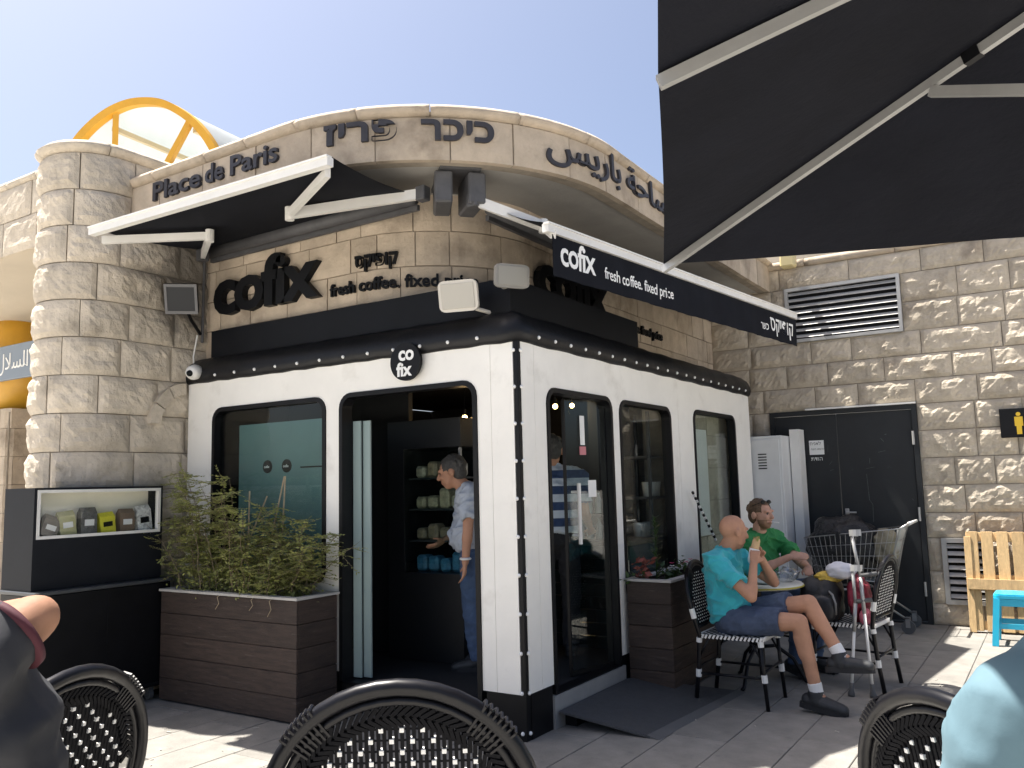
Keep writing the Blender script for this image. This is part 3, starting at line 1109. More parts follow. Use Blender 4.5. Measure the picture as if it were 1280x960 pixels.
# opening frames
for fn, o, nm in ((LF, LW, 'window_frame'), (RF, RW, 'window_frame'), (RF, RM, 'window_frame')):
    m_ = MB()
    plate(m_, opening(o, -0.002), [opening(o, -0.034)[::-1]], fn, -0.07, 0.010)
    m_.build(nm, BLACK, ks)
for fn, o in ((LF, LD), (RF, RD)):
    m_ = MB()
    plate(m_, opening(o, -0.002, True), [opening((o[0], o[1] - .05, o[2], o[3]), -0.034, True)[::-1]], fn, -0.09, 0.010)
    m_.build('door_frame', BLACK, ks)
# glazing
for fn, o in ((LF, LW), (RF, RW), (RF, RM)):
    m_ = MB()
    m_.prism(opening(o, -0.030), fn, -0.046, -0.040)
    m_.build('pane', GLASS, ks)
# studs
m_ = MB()
zz = 0.045
while zz < ZT - .03:
    for p in ((-0.026, -0.006, zz), (0.006, 0.026, zz)):
        m_.ball(p, 0.0125, 8)
    zz += 0.2285
for k in range(13):
    m_.ball((-0.28 - 0.232 * k, -0.032, ZT + .035), 0.0125, 8)
for k in range(21):
    m_.ball((0.032, 0.21 + 0.212 * k, ZT + .035), 0.0125, 8)
tag(m_.build('stud', LETTER_W, ks, smooth=True), kind='stuff')
# rolled vinyl trim: profile (out, z)
prof = [(0.006, ZT - .012), (0.026, ZT + .006), (0.032, ZT + .045), (0.026, ZT + .09), (-0.005, ZT + .15), (-0.065, ZT + .195), (-0.13, ZT + .215), (-0.17, ZT + .205), (-0.17, ZT - .012)]
m_ = MB()
ends = []
nseg = 26
for k in range(nseg + 1):                       # along the left side to the corner, then along the right
    x = KL + (0 - KL) * k / nseg
    ends.append([V((x + (o_ if k == nseg else 0), -o_ + 0.004 * math.sin(k * 1.9), z + 0.004 * math.sin(k * 2.7))) for o_, z in prof])
for k in range(1, nseg + 11):
    y = KR * k / (nseg + 10)
    ends.append([V((o_ + 0.004 * math.sin(k * 2.1), y, z + 0.004 * math.sin(k * 1.7))) for o_, z in prof])
np_ = len(prof)
m_.add([p for e in ends for p in e], [(i * np_ + j, i * np_ + (j + 1) % np_, (i + 1) * np_ + (j + 1) % np_, (i + 1) * np_ + j) for i in range(len(ends) - 1) for j in range(np_)]
       + [tuple(range(np_)), tuple((len(ends) - 1) * np_ + j for j in range(np_))])
m_.build('roof_trim', TRIM, ks, smooth=True)
# black roof box
m_ = MB()
m_.prism([(-3.08, 0.12), (-0.12, 0.12), (-0.12, 2.09), (-0.50, 2.09), (-0.50, 0.6), (-3.08, 0.6)], lambda a, b, c: V((a, b, c)), ZT + .19, 2.83)
m_.build('roof_box', ROOFBOX, ks)
m_ = MB()
m_.box((KL, 0.05, ZT - .04), (-0.05, KR, ZT + .10))
m_.build('roof', BLACKM, ks)
# interior shell
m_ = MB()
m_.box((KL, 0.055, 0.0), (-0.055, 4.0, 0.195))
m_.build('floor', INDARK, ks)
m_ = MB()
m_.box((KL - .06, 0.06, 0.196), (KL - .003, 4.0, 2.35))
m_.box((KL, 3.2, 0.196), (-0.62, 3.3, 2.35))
m_.box((-0.75, 2.34, 0.196), (-0.66, 3.19, 2.35))  # dark lining added so the lit stone beyond stays hidden and the room reads black
m_.box((-0.56, 2.30, 0.196), (-0.545, 2.775, 2.35))  # added dark panel standing in for shade behind the side window
m_.build('inner_wall_and_dark_panel', INDARK, ks)
m_ = MB()
m_.box((RD[0] - .02, 0, 0), (RD[0] - .02, 0, 0)) if False else None
m_.box((-0.055, RD[0] - .03, 0.0), (0.02, RD[2] + .03, 0.196))
m_.build('threshold', ALU, ks)
# glass of the sliding front door, stacked at the left jamb
for k in (0, 1):
    m_ = MB()
    m_.box((-1.47 + .065 * k, 0.10 + .03 * k, 0.21), (-1.40 + .065 * k, 0.112 + .03 * k, 1.98))
    m_.build('sliding_pane', mat('frosted_teal', (0.30, 0.38, 0.37), 0.25), ks)
# blind behind the left window with two round stickers
m_ = MB()
m_.box((-2.66, 0.075, 0.86), (-1.66, 0.085, 2.02))
bl = m_.build('blind', TEALP, ks)
for x in (-2.33, -2.12):
    m_ = MB()
    m_.prism([(x + .05 * math.cos(t * math.pi / 10), 1.685 + .05 * math.sin(t * math.pi / 10)) for t in range(20)], LF, -0.0745, -0.070)
    m_.build('sticker', BLACK, bl)
    text('cofix', 0.03, lambda a, b, c: LF(x - .035 + a, 1.675 + b, -0.0695 + c), 0.0006).build('lettering', LETTER_W, bl)
m_ = MB()
m_.box((-1.97, 0.068, 1.665), (-1.72, 0.0745, 1.675))
m_.build('blind_pull', BLACK, bl)
m_ = MB()
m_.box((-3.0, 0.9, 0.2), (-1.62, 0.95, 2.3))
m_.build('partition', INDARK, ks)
# glass leaf of the side door, a little open
leaf = MB()
a0, a1 = V((-0.05, 1.255, 0)), V((-0.14, 0.80, 0))
leaf.bar(a0 + V((0, 0, 1.165)), a1 + V((0, 0, 1.165)), 0.010, 1.87)
lf = leaf.build('door_leaf', GLASS_D, ks)
m_ = MB()
for a in (a0, a1):
    m_.bar(a + V((0, 0, .215)), a + V((0, 0, 2.09)), 0.014, 0.02, up=(1, 0, 0))
m_.bar(a0 + V((0, 0, .215)), a1 + V((0, 0, .215)), 0.016, 0.03)
m_.build('leaf_edge', BLACK, lf)
m_ = MB()
hp = a1.lerp(a0, 0.17) + V((0.05, 0, 0))
m_.tube([hp + V((0, 0, 1.08)), hp + V((0, 0, 1.50))], 0.014, 10)
for z in (1.14, 1.44):
    m_.tube([hp + V((0, 0, z)), hp + V((-0.06, 0, z))], 0.009, 8)
m_.build('pull_handle', ALUW, lf)
for (t, z0, z1, w_, c_) in ((0.42, 1.77, 1.98, .05, PAPER), (0.62, 1.40, 1.52, .09, PAPER), (0.42, 1.70, 1.76, .07, mat('sticker_pink', (.5, .18, .2), .6))):
    m_ = MB()
    p = a1.lerp(a0, t) + V((0.008, 0, 0))
    dv = (a0 - a1).normalized()
    m_.bar(p - dv * w_ / 2 + V((0, 0, (z0 + z1) / 2)), p + dv * w_ / 2 + V((0, 0, (z0 + z1) / 2)), 0.002, z1 - z0)
    m_.build('sticker', c_, lf)
# letters on the drum wall
text('cofix', 0.56, on_path(IP, 0.17, 2.975, 0.008), 0.028, 0.016, width=1.22, spacing=0.93).build('lettering', LETTER, bld)
text('fresh coffee. fixed price. only', 0.128, on_path(IP, 1.49, 2.945, 0.008), 0.012, 0.003, width=1.46).build('lettering', LETTER, bld)
text('\u05e1\u05e7\u05d9\u05e4\u05d5\u05e7', 0.14, on_path(IP, 1.74, 3.125, 0.008), 0.012, 0.005, width=0.35).build('lettering', LETTER, bld)
sr0 = (CX + 3.25) + math.pi / 2 * RI_
text('cofix', 0.56, on_path(IP, 3.22, 2.955, 0.008), 0.028, 0.016, width=1.22, spacing=0.93).build('lettering', LETTER, bld)
text('fresh coffee. fixed price', 0.12, on_path(IP, 4.60, 2.93, 0.008), 0.012, 0.003).build('lettering', LETTER, bld)

# ramp
rmp = thing('metal_ramp', 'grey checker-plate ramp up to the side door', 'ramp', (0.3, 1.0, 0))
m_ = MB()
q0 = [V((0.03, 0.33, 0.105)), V((0.03, 1.34, 0.105)), V((0.72, 1.70, 0.012)), V((0.60, 0.40, 0.012))]
m_.add(q0 + [p - V((0, 0, 0.012)) for p in q0], [(0, 1, 2, 3), (7, 6, 5, 4), (0, 3, 7, 4), (1, 5, 6, 2), (2, 6, 7, 3), (0, 4, 5, 1)])
RAMPM = mat('ramp_grey', (0.062, 0.064, 0.068), 0.65, metal=0.2, var=0.15, vscale=20, bump=0.5, bscale=90, dist=0.01)
m_.build('plate', RAMPM, rmp)
m_ = MB()
m_.add([V((0.66, 0.40, 0.0)), V((0.76, 1.72, 0.0)), V((0.70, 1.70, 0.018)), V((0.58, 0.40, 0.018)), V((0.58, 0.40, 0)), V((0.70, 1.70, 0))], [(0, 1, 2, 3), (0, 3, 4), (1, 5, 2), (3, 2, 5, 4), (0, 4, 5, 1)])
m_.build('lip', mat('ramp_lip', (0.10, 0.10, 0.10), 0.6, var=.1), rmp)
m_ = MB()
m_.box((0.02, 0.42, 0.0), (0.10, 1.30, 0.075))
m_.build('support', BLACKM, rmp)

# ------------------------------------------------------------------ awnings
br = thing('awning_bracket', 'dark grey twin bracket on the curved wall between the two awnings', 'bracket', (-0.86, 0.47, 3.3))
n45 = V((0.7071, -0.7071, 0))
t45 = V((0.7071, 0.7071, 0))
wc = V((CX, CY, 0)) + n45 * (RI_ + 0.01)
for sg in (-1, 1):
    m_ = MB()
    c = wc + t45 * (0.075 * sg)
    mm = Matrix.Translation(c + n45 * 0.11 + V((0, 0, 3.44))) @ Matrix.Rotation(math.radians(-45 + 5 * sg), 4, 'Z')
    m_.bbox((0.14, -0.060, -0.055), (0.46, 0.060, 0.165), 0.012, mm)
    m_.build('bracket_plate', BRKT, br)
m_ = MB()
m_.bar(wc + n45 * 0.34 + V((0, 0, 3.633)), wc + n45 * 0.34 + V((0, 0, 3.61)), 0.50, 0.28, up=t45)
m_.build('head_plate', BRKT, br)


def awning(name, label, cas, bar, arms, valance=0.0, sag=0.03):
    """cas, bar: (end, end) of the roller at the wall and of the front bar"""
    c0, c1 = map(V, cas)
    b0, b1 = map(V, bar)
    t = thing(name, label, 'awning', (c0 + c1) / 2)
    out = ((b0 + b1) / 2 - (c0 + c1) / 2)
    m_ = MB()
    m_.tube([c0, c1], 0.05, 12)
    m_.build('roller', BRKT, t, smooth=True)
    m_ = MB()
    oh = V((out.x, out.y, 0)).normalized()
    m_.bar(c0 - oh * 0.06 - V((0, 0, 0.05)), c1 - oh * 0.06 - V((0, 0, 0.05)), 0.03, 0.04)
    m_.build('wall_rail', BRKT, t)
    nu, nv = 12, 8
    vs = []
    for j in range(nv + 1):
        for i in range(nu + 1):
            p = c0.lerp(c1, i / nu).lerp(b0.lerp(b1, i / nu), j / nv)
            vs.append(p + V((0, 0, 0.03 - sag * 4 * (j / nv) * (1 - j / nv))))
    fs = [(j * (nu + 1) + i, j * (nu + 1) + i + 1, (j + 1) * (nu + 1) + i + 1, (j + 1) * (nu + 1) + i) for j in range(nv) for i in range(nu)]
    m_ = MB()
    m_.add(vs, fs)
    m_.add([v + V((0, 0, 0.004)) for v in vs], fs)
    m_.build('canopy', CANVAS, t, smooth=True, fix=False)
    m_ = MB()
    m_.bar(b0, b1, 0.05, 0.052)
    m_.bar(b0 + V((0, 0, .028)) + oh * .012, b1 + V((0, 0, .028)) + oh * .012, 0.045, 0.012)
    m_.build('front_bar', ALUW, t)
    for sh, el, tip in arms:
        sh, el, tip = V(sh), V(el), V(tip)
        m_ = MB()
        m_.bar(sh, el, 0.035, 0.07)
        m_.bar(el, tip, 0.033, 0.055)
        m_.tube([el - V((0, 0, .045)), el + V((0, 0, .045))], 0.032, 10)
        m_.build('folding_arm', ALUW, t)
        m_ = MB()
        m_.bbox((-.04, -.04, -.05), (.04, .04, .05), 0.008, Matrix.Translation(sh))
        m_.build('arm_bracket', BRKT, t)
    if valance:
        nu = 60
        vs = []
        dirn = (b1 - b0).normalized()
        for k in range(2):
            for i in range(nu + 1):
                w = 0.007 * math.sin(i * 0.9) + 0.005 * math.sin(i * 2.3)
                e0 = b0 + dirn * 0.06
                p = e0.lerp(b1, i / nu)
                vs.append(p + oh * (0.012 + (w if k else 0)) - V((0, 0, 0.03 if k == 0 else valance + 0.03)))
        m_ = MB()
        fs = [(i, i + 1, nu + 2 + i, nu + 1 + i) for i in range(nu)]
        m_.add(vs, fs)
        m_.add([v - oh * 0.003 for v in vs], fs)
        va = m_.build('valance', CANVAS, t, smooth=True, fix=False)
        Lv = (b1 - b0).length
        e0 = b0 + dirn * 0.06

        def fn(s0, z0):
            def g(a, b, c):
                i = (s0 + a) / (Lv - 0.06) * nu
                zz = (valance - (z0 + b)) / valance
                w = (0.007 * math.sin(i * 0.9) + 0.005 * math.sin(i * 2.3)) * zz
                return e0 + dirn * (s0 + a) + oh * (0.0145 + w + c) + V((0, 0, -0.03 - valance + z0 + b))
            return g
        text('cofix', 0.235, fn(0.07, 0.085), 0.0004, 0.004, xscale=0.92, spacing=0.92).build('lettering', LETTER_W, va)
        text('fresh coffee. fixed price', 0.112, fn(0.565, 0.083), 0.0004, 0.001, xscale=0.93, spacing=0.95).build('lettering', LETTER_W, va)
        text('\u05e8\u05e9\u05db', 0.09, fn(Lv - 0.90, 0.075), 0.0004, 0.001).build('lettering', LETTER_W, va)
        text('\u05e1\u05e7\u05d9\u05e4\u05d5\u05e7', 0.19, fn(Lv - 0.70, 0.085), 0.0004, 0.003, xscale=0.95).build('lettering', LETTER_W, va)
    return t


awning('awning', 'black awning on white folding arms over the kiosk front, left',
       ((-3.12, 0.09, 3.50), (-0.86, 0.07, 3.50)), ((-2.95, -1.02, 3.38), (-0.63, -0.97, 3.38)),
       [((-0.74, 0.015, 3.49), (-1.50, -0.48, 3.37), (-0.70, -0.92, 3.345)), ((-3.08, 0.02, 3.46), (-2.34, -0.48, 3.37), (-2.96, -0.93, 3.345))])
awning('awning', 'black awning with white lettered valance over the kiosk side, right',
       ((-0.46, 0.42, 3.44), (-0.42, 4.75, 3.42)), ((0.25, -0.04, 3.05), (0.72, 3.92, 3.05)),
       [((-0.42, 0.17, 3.42), (-0.02, 0.40, 3.22), (0.27, 0.02, 3.02)), ((-0.38, 4.4, 3.36), (0.15, 4.3, 3.18), (0.68, 3.80, 3.02))], valance=0.262)

# ------------------------------------------------------------------ lamps, camera, round sign
def flood(name, label, pos, fwd, w, h, d, body, lens_, arm_to, led=False):
    t = thing(name, label, 'floodlight', pos)
    fw = V(fwd).normalized()
    rt = fw.cross(V((0, 0, 1))).normalized()
    up = rt.cross(fw)
    mm = Matrix((rt, up, fw)).transposed().to_4x4()
    mm.translation = V(pos)
    m_ = MB()
    if led:
        m_.bbox((-w / 2, -h / 2, -d), (w / 2, h / 2, 0), 0.008, mm)
        for k in range(6):
            m_.box((-w / 2 + .02 + k * (w - .05) / 5, -h / 2 + .02, -d - .018), (-w / 2 + .026 + k * (w - .05) / 5, h / 2 - .02, -d), mm)
    else:
        P0 = [(x * w / 2, y * h / 2) for x, y in rr(-1, -1, 1, 1, 0.35, 4)]
        rings = [(1.0, 0.0), (1.0, -0.03), (0.86, -d * .6), (0.55, -d)]
        vs = [mm @ V((x * k, y * k, z)) for k, z in rings for x, y in P0]
        q = len(P0)
        fs = [(i * q + j, i * q + (j + 1) % q, (i + 1) * q + (j + 1) % q, (i + 1) * q + j) for i in range(3) for j in range(q)]
        fs += [tuple(range(q)), tuple(3 * q + j for j in range(q))]
        m_.add(vs, fs)
    m_.build('housing', body, t, smooth=False)
    m_ = MB()
    m_.bbox((-w * .42, -h * .40, 0.0), (w * .42, h * .40, 0.006), 0.003, mm)
    m_.build('lens', lens_, t)
    if led:
        m_ = MB()
        for lo, hi in (((-w / 2, -h / 2), (w / 2, -h * .40)), ((-w / 2, h * .40), (w / 2, h / 2)), ((-w / 2, -h * .40), (-w * .42, h * .40)), ((w * .42, -h * .40), (w / 2, h * .40))):
            m_.box((lo[0], lo[1], 0.001), (hi[0], hi[1], 0.012), mm)
        m_.build('bezel', mat('lamp_bezel', (.12, .12, .125), .5), t)
    m_ = MB()
    a = mm @ V((0, 0, -d * .6))
    m_.tube([a, a.lerp(V(arm_to), .5) - V((0, 0, .03)), V(arm_to)], 0.014, 8)
    m_.build('arm', body, t)
    return t


flood('floodlight', 'black square floodlight on an arm beside the round pier', (-3.02, -0.22, 3.04), (0.62, -0.70, -0.35), 0.25, 0.24, 0.05, BLACK,
      mat('led_lens', (0.016, 0.018, 0.022), 0.35, spec=0.25), (-3.20, 0.10, 2.82), led=True)
flood('floodlight', 'cream floodlight at the corner of the kiosk roof facing the viewer', (-0.36, -0.12, 2.70), (0.28, -0.92, -0.22), 0.26, 0.20, 0.15, LAMPC, LENS, (-0.28, 0.13, 2.62))
flood('floodlight', 'grey floodlight behind the cream one facing the side street', (-0.02, -0.0, 2.80), (0.80, -0.55, -0.10), 0.23, 0.15, 0.12, mat('lamp_grey', (.24, .23, .21), .5), mat('lens_grey', (.27, .26, .23), .3), (-0.20, 0.15, 2.78))

sc = thing('security_camera', 'white dome security camera at the upper left corner of the kiosk', 'camera', (-3.05, -0.06, 2.50))
m_ = MB()
m_.lathe([(0.0, 0.0), (0.055, 0.0), (0.062, 0.03), (0.06, 0.07), (0.045, 0.10), (0.0, 0.11)], 16, (-3.07, -0.02, 2.48), axis=(0.35, -0.9, -0.25))
m_.build('dome', WHITE2, sc, smooth=True)
m_ = MB()
m_.lathe([(0.0, 0.0), (0.026, 0.0), (0.024, 0.012), (0.0, 0.016)], 12, V((-3.07, -0.02, 2.48)) + V((0.35, -0.9, -0.25)).normalized() * 0.107, axis=(0.35, -0.9, -0.25))
m_.build('lens', BLACK, sc, smooth=True)
m_ = MB()
m_.tube([(-3.19, 0.04, 2.50), (-3.19, 0.03, 2.62), (-3.17, 0.05, 2.80)], 0.007, 6)
m_.build('cable', WHITE2, sc)
m_ = MB()
m_.tube([(-3.20, 0.12, 2.75), (-3.205, 0.13, 3.1), (-3.20, 0.13, 3.55)], 0.012, 6)
tag(m_.build('wall_cable', BRKT), 'dark cable running up the corner between pier and curved wall', 'cable')

lg = thing('round_logo_sign', 'round black sign with white letters above the kiosk entrance', 'sign', (-0.85, -0.03, 2.21))
m_ = MB()
m_.prism([(-0.85 + .128 * math.cos(t * math.pi / 18), 2.335 + .128 * math.sin(t * math.pi / 18)) for t in range(36)], LF, 0.033, 0.060)
m_.build('disc', LETTER, lg)
text('co', 0.135, lambda a, b, c: LF(-0.905 + a, 2.345 + b, 0.0605 + c), 0.001, 0.004).build('lettering', LETTER_W, lg)
text('fix', 0.125, lambda a, b, c: LF(-0.920 + a, 2.240 + b, 0.0605 + c), 0.001, 0.004).build('lettering', LETTER_W, lg)

# ------------------------------------------------------------------ black cabinet with cream-lined box of packages
cb = thing('black_cabinet', 'black cabinet on castors with a white display box on top, beside the pier', 'cabinet', (-3.05, -0.8, 0))
m_ = MB()
m_.bbox((-3.42, -1.30, 0.10), (-2.96, -0.30, 0.845), 0.004)
m_.build('body', BLACK, cb)
m_ = MB()
m_.bbox((-3.43, -1.32, 0.848), (-2.95, -0.29, 0.872), 0.004)
m_.build('worktop', mat('cabinet_top', (.05, .055, .06), .35), cb)
m_ = MB()
m_.box((-2.958, -0.803, 0.14), (-2.9545, -0.797, 0.80))
m_.box((-2.958, -1.28, 0.115), (-2.945, -0.31, 0.13))
m_.build('door_gap', BLACKM, cb)
for y in (-1.2, -0.42):
    m_ = MB()
    m_.tube([(-3.02, y - .015, 0.04), (-3.02, y + .015, 0.04)], 0.038, 14)
    m_.box((-3.04, y - .022, .05), (-3.0, y + .022, .10))
    m_.build('castor', RUBBER, cb)
BX0, BX1, BY0, BY1, BZ0, BZ1 = -3.42, -3.04, -1.30, -0.33, 0.875, 1.56
m_ = MB()
# carcass: bottom block and four sides round the display
dz0, dz1 = 1.215, 1.545
m_.box((BX0, BY0, BZ0), (BX1, BY1, dz0))
m_.box((BX0, BY0, dz1), (BX1, BY1, BZ1))
m_.box((BX0, BY0, dz0), (BX1, BY0 + .02, dz1))
m_.box((BX0, BY1 - .02, dz0), (BX1, BY1, dz1))
m_.box((BX0, BY0 + .02, dz0), (BX0 + .02, BY1 - .02, dz1))
m_.build('display_case', mat('cabinet_slate', (.010, .0115, .015), .6, var=.15, spec=.2), cb)
m_ = MB()
a0_, a1_, b0_, b1_ = BY0 + .02, BY1 - .02, dz0, dz1
plate(m_, [(a0_, b0_), (a1_, b0_), (a1_, b1_), (a0_, b1_)], [[(a0_ + .02, b0_ + .02), (a0_ + .02, b1_ - .02), (a1_ - .02, b1_ - .02), (a1_ - .02, b0_ + .02)]], RF, BX1 - .03, BX1 + .006)
m_.build('display_frame', WHITE2, cb)
m_ = MB()
m_.box((BX1 - .165, a0_, b0_), (BX1 - .155, a1_, b1_))
m_.box((BX1 - .154, a0_, b0_ + .001), (BX1 - .032, a1_, b0_ + .01))
m_.box((BX1 - .154, a0_, b1_ - .01), (BX1 - .032, a1_, b1_ - .001))
m_.build('display_lining', mat('lining_cream', (.84, .81, .70), .6), cb)
m_ = MB()
m_.box((BX1 - .018, a0_ + .02, b0_ + .02), (BX1 - .014, a1_ - .02, b1_ - .02))
m_.build('pane', glass_mat('display_glass', (.97, .98, .98), .5), cb)
cols = [((.13, .115, .095), 'dark brown'), ((.42, .40, .20), 'pale yellow'), ((.11, .11, .105), 'speckled grey'), ((.62, .58, .04), 'bright yellow'), ((.17, .12, .085), 'brown'), ((.60, .60, .57), 'white printed')]
for k, (c_, nm) in enumerate(cols):
    y0 = a0_ + .04 + k * .148
    t = thing('coffee_pack', '%s coffee pack in the white display box' % nm, 'pack', (BX1 - .10, y0 + .06, b0_ + .012), group='packs in the display box')
    m_ = MB()
    h = .15 + .02 * (k % 3)
    hw = .058
    mm = Matrix.Translation((BX1 - .085, y0 + .066, b0_ + .012)) @ Matrix.Rotation((-.35 if k == 0 else .1 * (k % 2)), 4, 'X')
    m_.add([mm @ V(p) for p in [(-.035, -hw, 0), (.035, -hw, 0), (.035, hw, 0), (-.035, hw, 0), (-.03, -hw, h * .8), (.03, -hw, h * .8), (.03, hw, h * .8), (-.03, hw, h * .8), (0, -hw, h), (0, hw, h)]],
           [(0, 3, 2, 1), (0, 1, 5, 4), (1, 2, 6, 5), (2, 3, 7, 6), (3, 0, 4, 7), (4, 5, 8), (6, 7, 9), (5, 6, 9, 8), (7, 4, 8, 9)])
    m_.build('bag', mat('pack_%d' % k, c_, .5, var=.6 if k in (2, 5) else .12, vscale=35), t)
    m_ = MB()
    m_.box((.033, -hw * .6, h * .32), (.036, hw * .6, h * .55), mm)
    m_.build('print', BLACK if k in (3, 5) else PAPER, t)

# ------------------------------------------------------------------ planters
def planter(label, x0, x1, y0, y1, h, n):
    t = thing('planter', label, 'planter', ((x0 + x1) / 2, (y0 + y1) / 2, 0))
    m_ = MB()
    m_.box((x0 + .02, y0 + .02, 0.01), (x1 - .02, y1 - .02, h - .06))
    m_.build('liner', BLACKM, t)
    bh = (h - .03) / n
    for k in range(n):
        for lo, hi in (((x0, y0), (x1, y0 + .02)), ((x0, y1 - .02), (x1, y1)), ((x0, y0 + .021), (x0 + .02, y1 - .021)), ((x1 - .02, y0 + .021), (x1, y1 - .021))):
            m_ = MB()
            m_.bbox((lo[0], lo[1], .012 + k * bh + .0015), (hi[0], hi[1], .012 + (k + 1) * bh - .0015), .003)
            m_.build('board', WOODD, t)
    m_ = MB()
    plate(m_, [(x0 - .012, y0 - .012), (x1 + .012, y0 - .012), (x1 + .012, y1 + .012), (x0 - .012, y1 + .012)],
          [[(x0 + .05, y0 + .05), (x0 + .05, y1 - .05), (x1 - .05, y1 - .05), (x1 - .05, y0 + .05)]], lambda a, b, c: V((a, b, c)), h - .016, h)
    m_.build('rim', WOODR, t)
    m_ = MB()
    vs, fs = [], []
    rdd = random.Random(5)
    nx, ny = 14, 6
    for j in range(ny + 1):
        for i in range(nx + 1):
            vs.append(V((x0 + .03 + (x1 - x0 - .06) * i / nx, y0 + .03 + (y1 - y0 - .06) * j / ny, h - .045 + rdd.uniform(-.012, .012))))
    fs = [(j * (nx + 1) + i, j * (nx + 1) + i + 1, (j + 1) * (nx + 1) + i + 1, (j + 1) * (nx + 1) + i) for j in range(ny) for i in range(nx)]
    m_.add(vs, fs)
    m_.build('soil', SOIL, t, fix=False)
    return t


planter('dark stained board planter holding the leafy shrub before the left window', -2.93, -1.50, -0.40, -0.03, 0.80, 5)
planter('dark stained board planter with small flowers before the side window', 0.03, 0.37, 1.36, 2.30, 0.80, 5)

# airy shrub with fine leaves
rs_ = random.Random(12)
sh = thing('leafy_shrub', 'airy yellow-green shrub of fine leaflets growing in the left planter', 'shrub', (-2.25, -0.22, 0.76))
fol, stm = MB(), MB()
lowm = MB()
for k in range(64):
    x = rs_.uniform(-2.90, -1.58)
    y = rs_.uniform(-0.36, -0.08)
    tall = (0.42 + 0.40 * math.exp(-((x + 2.50) / 0.48) ** 2)) * rs_.choice((1.15, 1.05, .85, .6)) + rs_.uniform(-.06, .10)
    lean = V(((x + 2.2) * 0.42 + rs_.uniform(-.16, .14), rs_.uniform(-.18, .06), 0))
    p0 = V((x, y, 0.75))
    pts = [p0]
    nseg = 7
    for i in range(1, nseg + 1):
        f_ = i / nseg
        pts.append(p0 + lean * f_ ** 1.5 + V((rs_.uniform(-.015, .015), rs_.uniform(-.015, .015), tall * (f_ - .12 * f_ * f_))))
    stm.tube(pts, [0.005 * (1 - .8 * i / nseg) for i in range(nseg + 1)], 5)
    for i in range(2, nseg + 1):
        for q in range(5):
            # a small pinnate twig
            d_ = V((rs_.gauss(0, 1), rs_.gauss(0, 1), rs_.uniform(-.25, .5))).normalized()
            ln = rs_.uniform(.07, .16)
            b0 = pts[i]
            e_ = b0 + d_ * ln + V((0, 0, -.02))
            stm.tube([b0, e_], [.0018, .001], 3, cap=False)
            side = d_.cross(V((0, 0, 1)))
            if side.length < .1:
                side = V((1, 0, 0))
            side.normalize()
            for g in range(7):
                p = b0.lerp(e_, (g + 1) / 7)
                for sg in (-1, 1):
                    if rs_.random() < .12:
                        continue
                    s_ = rs_.uniform(.010, .019)
                    q0_ = p
                    q1_ = p + (side * sg + d_ * .5).normalized() * s_ * 1.7 + V((0, 0, rs_.uniform(-.008, .004)))
                    w_ = d_ * s_ * .42 + V((0, 0, rs_.uniform(-.3, .3) * s_))
                    mid_ = (q0_ + q1_) / 2
                    fol.add([q0_, mid_ + w_, q1_, mid_ - w_], [(0, 1, 2, 3)])
    if k % 2 == 0:
        leaves(fol, [p0 + V((rs_.gauss(0, .07), rs_.gauss(0, .05), rs_.uniform(.0, .20))) for _ in range(90)], .016, rs_)
stm.build('stem', STEM, sh)
tag(fol.build('foliage', LEAF, sh, fix=False), kind='stuff')
for k, (px, top) in enumerate(((356, 604), (312, 614), (334, 620))):
    st = MB()
    b_ = V((-2.0 - .22 * k, -0.20, 0.75))
    tp = at(px, top, 6.15 + .12 * k)
    if k == 0:
        st.tube([b_ + V((.09, .02, 0)), tp + V((.005, 0, .05))], .006, 6)
        st.tube([b_ + V((-.07, -.02, 0)), tp + V((-.005, 0, .05))], .006, 6)
    else:
        st.tube([b_, tp], .006, 6)
    tag(st.build('plant_stake', STAKE), ['pair of bamboo stakes tied at the top in the shrub', 'single tall bamboo stake left of the tied pair in the shrub', 'short bamboo stake between the two taller ones in the shrub'][k], 'stake')
# trailing dry roots over the planter front
for k, (x, l_) in enumerate(((-2.27, .10), (-1.92, .09), (-1.74, .12))):
    rt_ = MB()
    rt_.tube([(x, -.39, .79), (x, -.418, .77), (x + .02, -.42, .79 - l_ * .6), (x - .01, -.425, .79 - l_)], [.004, .003, .003, .002], 4)
    tag(rt_.build('dry_tendril', STAKE), ['leftmost', 'middle', 'rightmost'][k] + ' pale dry tendril hanging over the left planter front', 'tendril')

# small plants in the side planter
sp = thing('spiky_seedling', 'thin upright green seedling with narrow leaves in the side planter', 'plant', (0.2, 1.52, 0.77))
m_ = MB()
m_.tube([(0.2, 1.52, .76), (0.205, 1.52, 1.0), (0.20, 1.525, 1.24)], [.005, .004, .002], 5)
m_.build('stem', LEAF2, sp)
m_ = MB()
rs_ = random.Random(4)
for k in range(70):
    z = .80 + .44 * k / 70
    a = rs_.uniform(0, 6.28)
    d_ = V((math.cos(a), math.sin(a), rs_.uniform(.2, .7)))
    p = V((.202, 1.522, z))
    l_ = rs_.uniform(.05, .10) * (1.1 - (z - .8))
    w_ = V((-d_.y, d_.x, 0)) * .006
    m_.add([p - w_, p + d_ * l_ * .5 - w_ * 1.2, p + d_ * l_, p + d_ * l_ * .5 + w_ * 1.2, p + w_], [(0, 1, 2, 3, 4)])
m_.build('leaf', LEAF2, sp, fix=False)
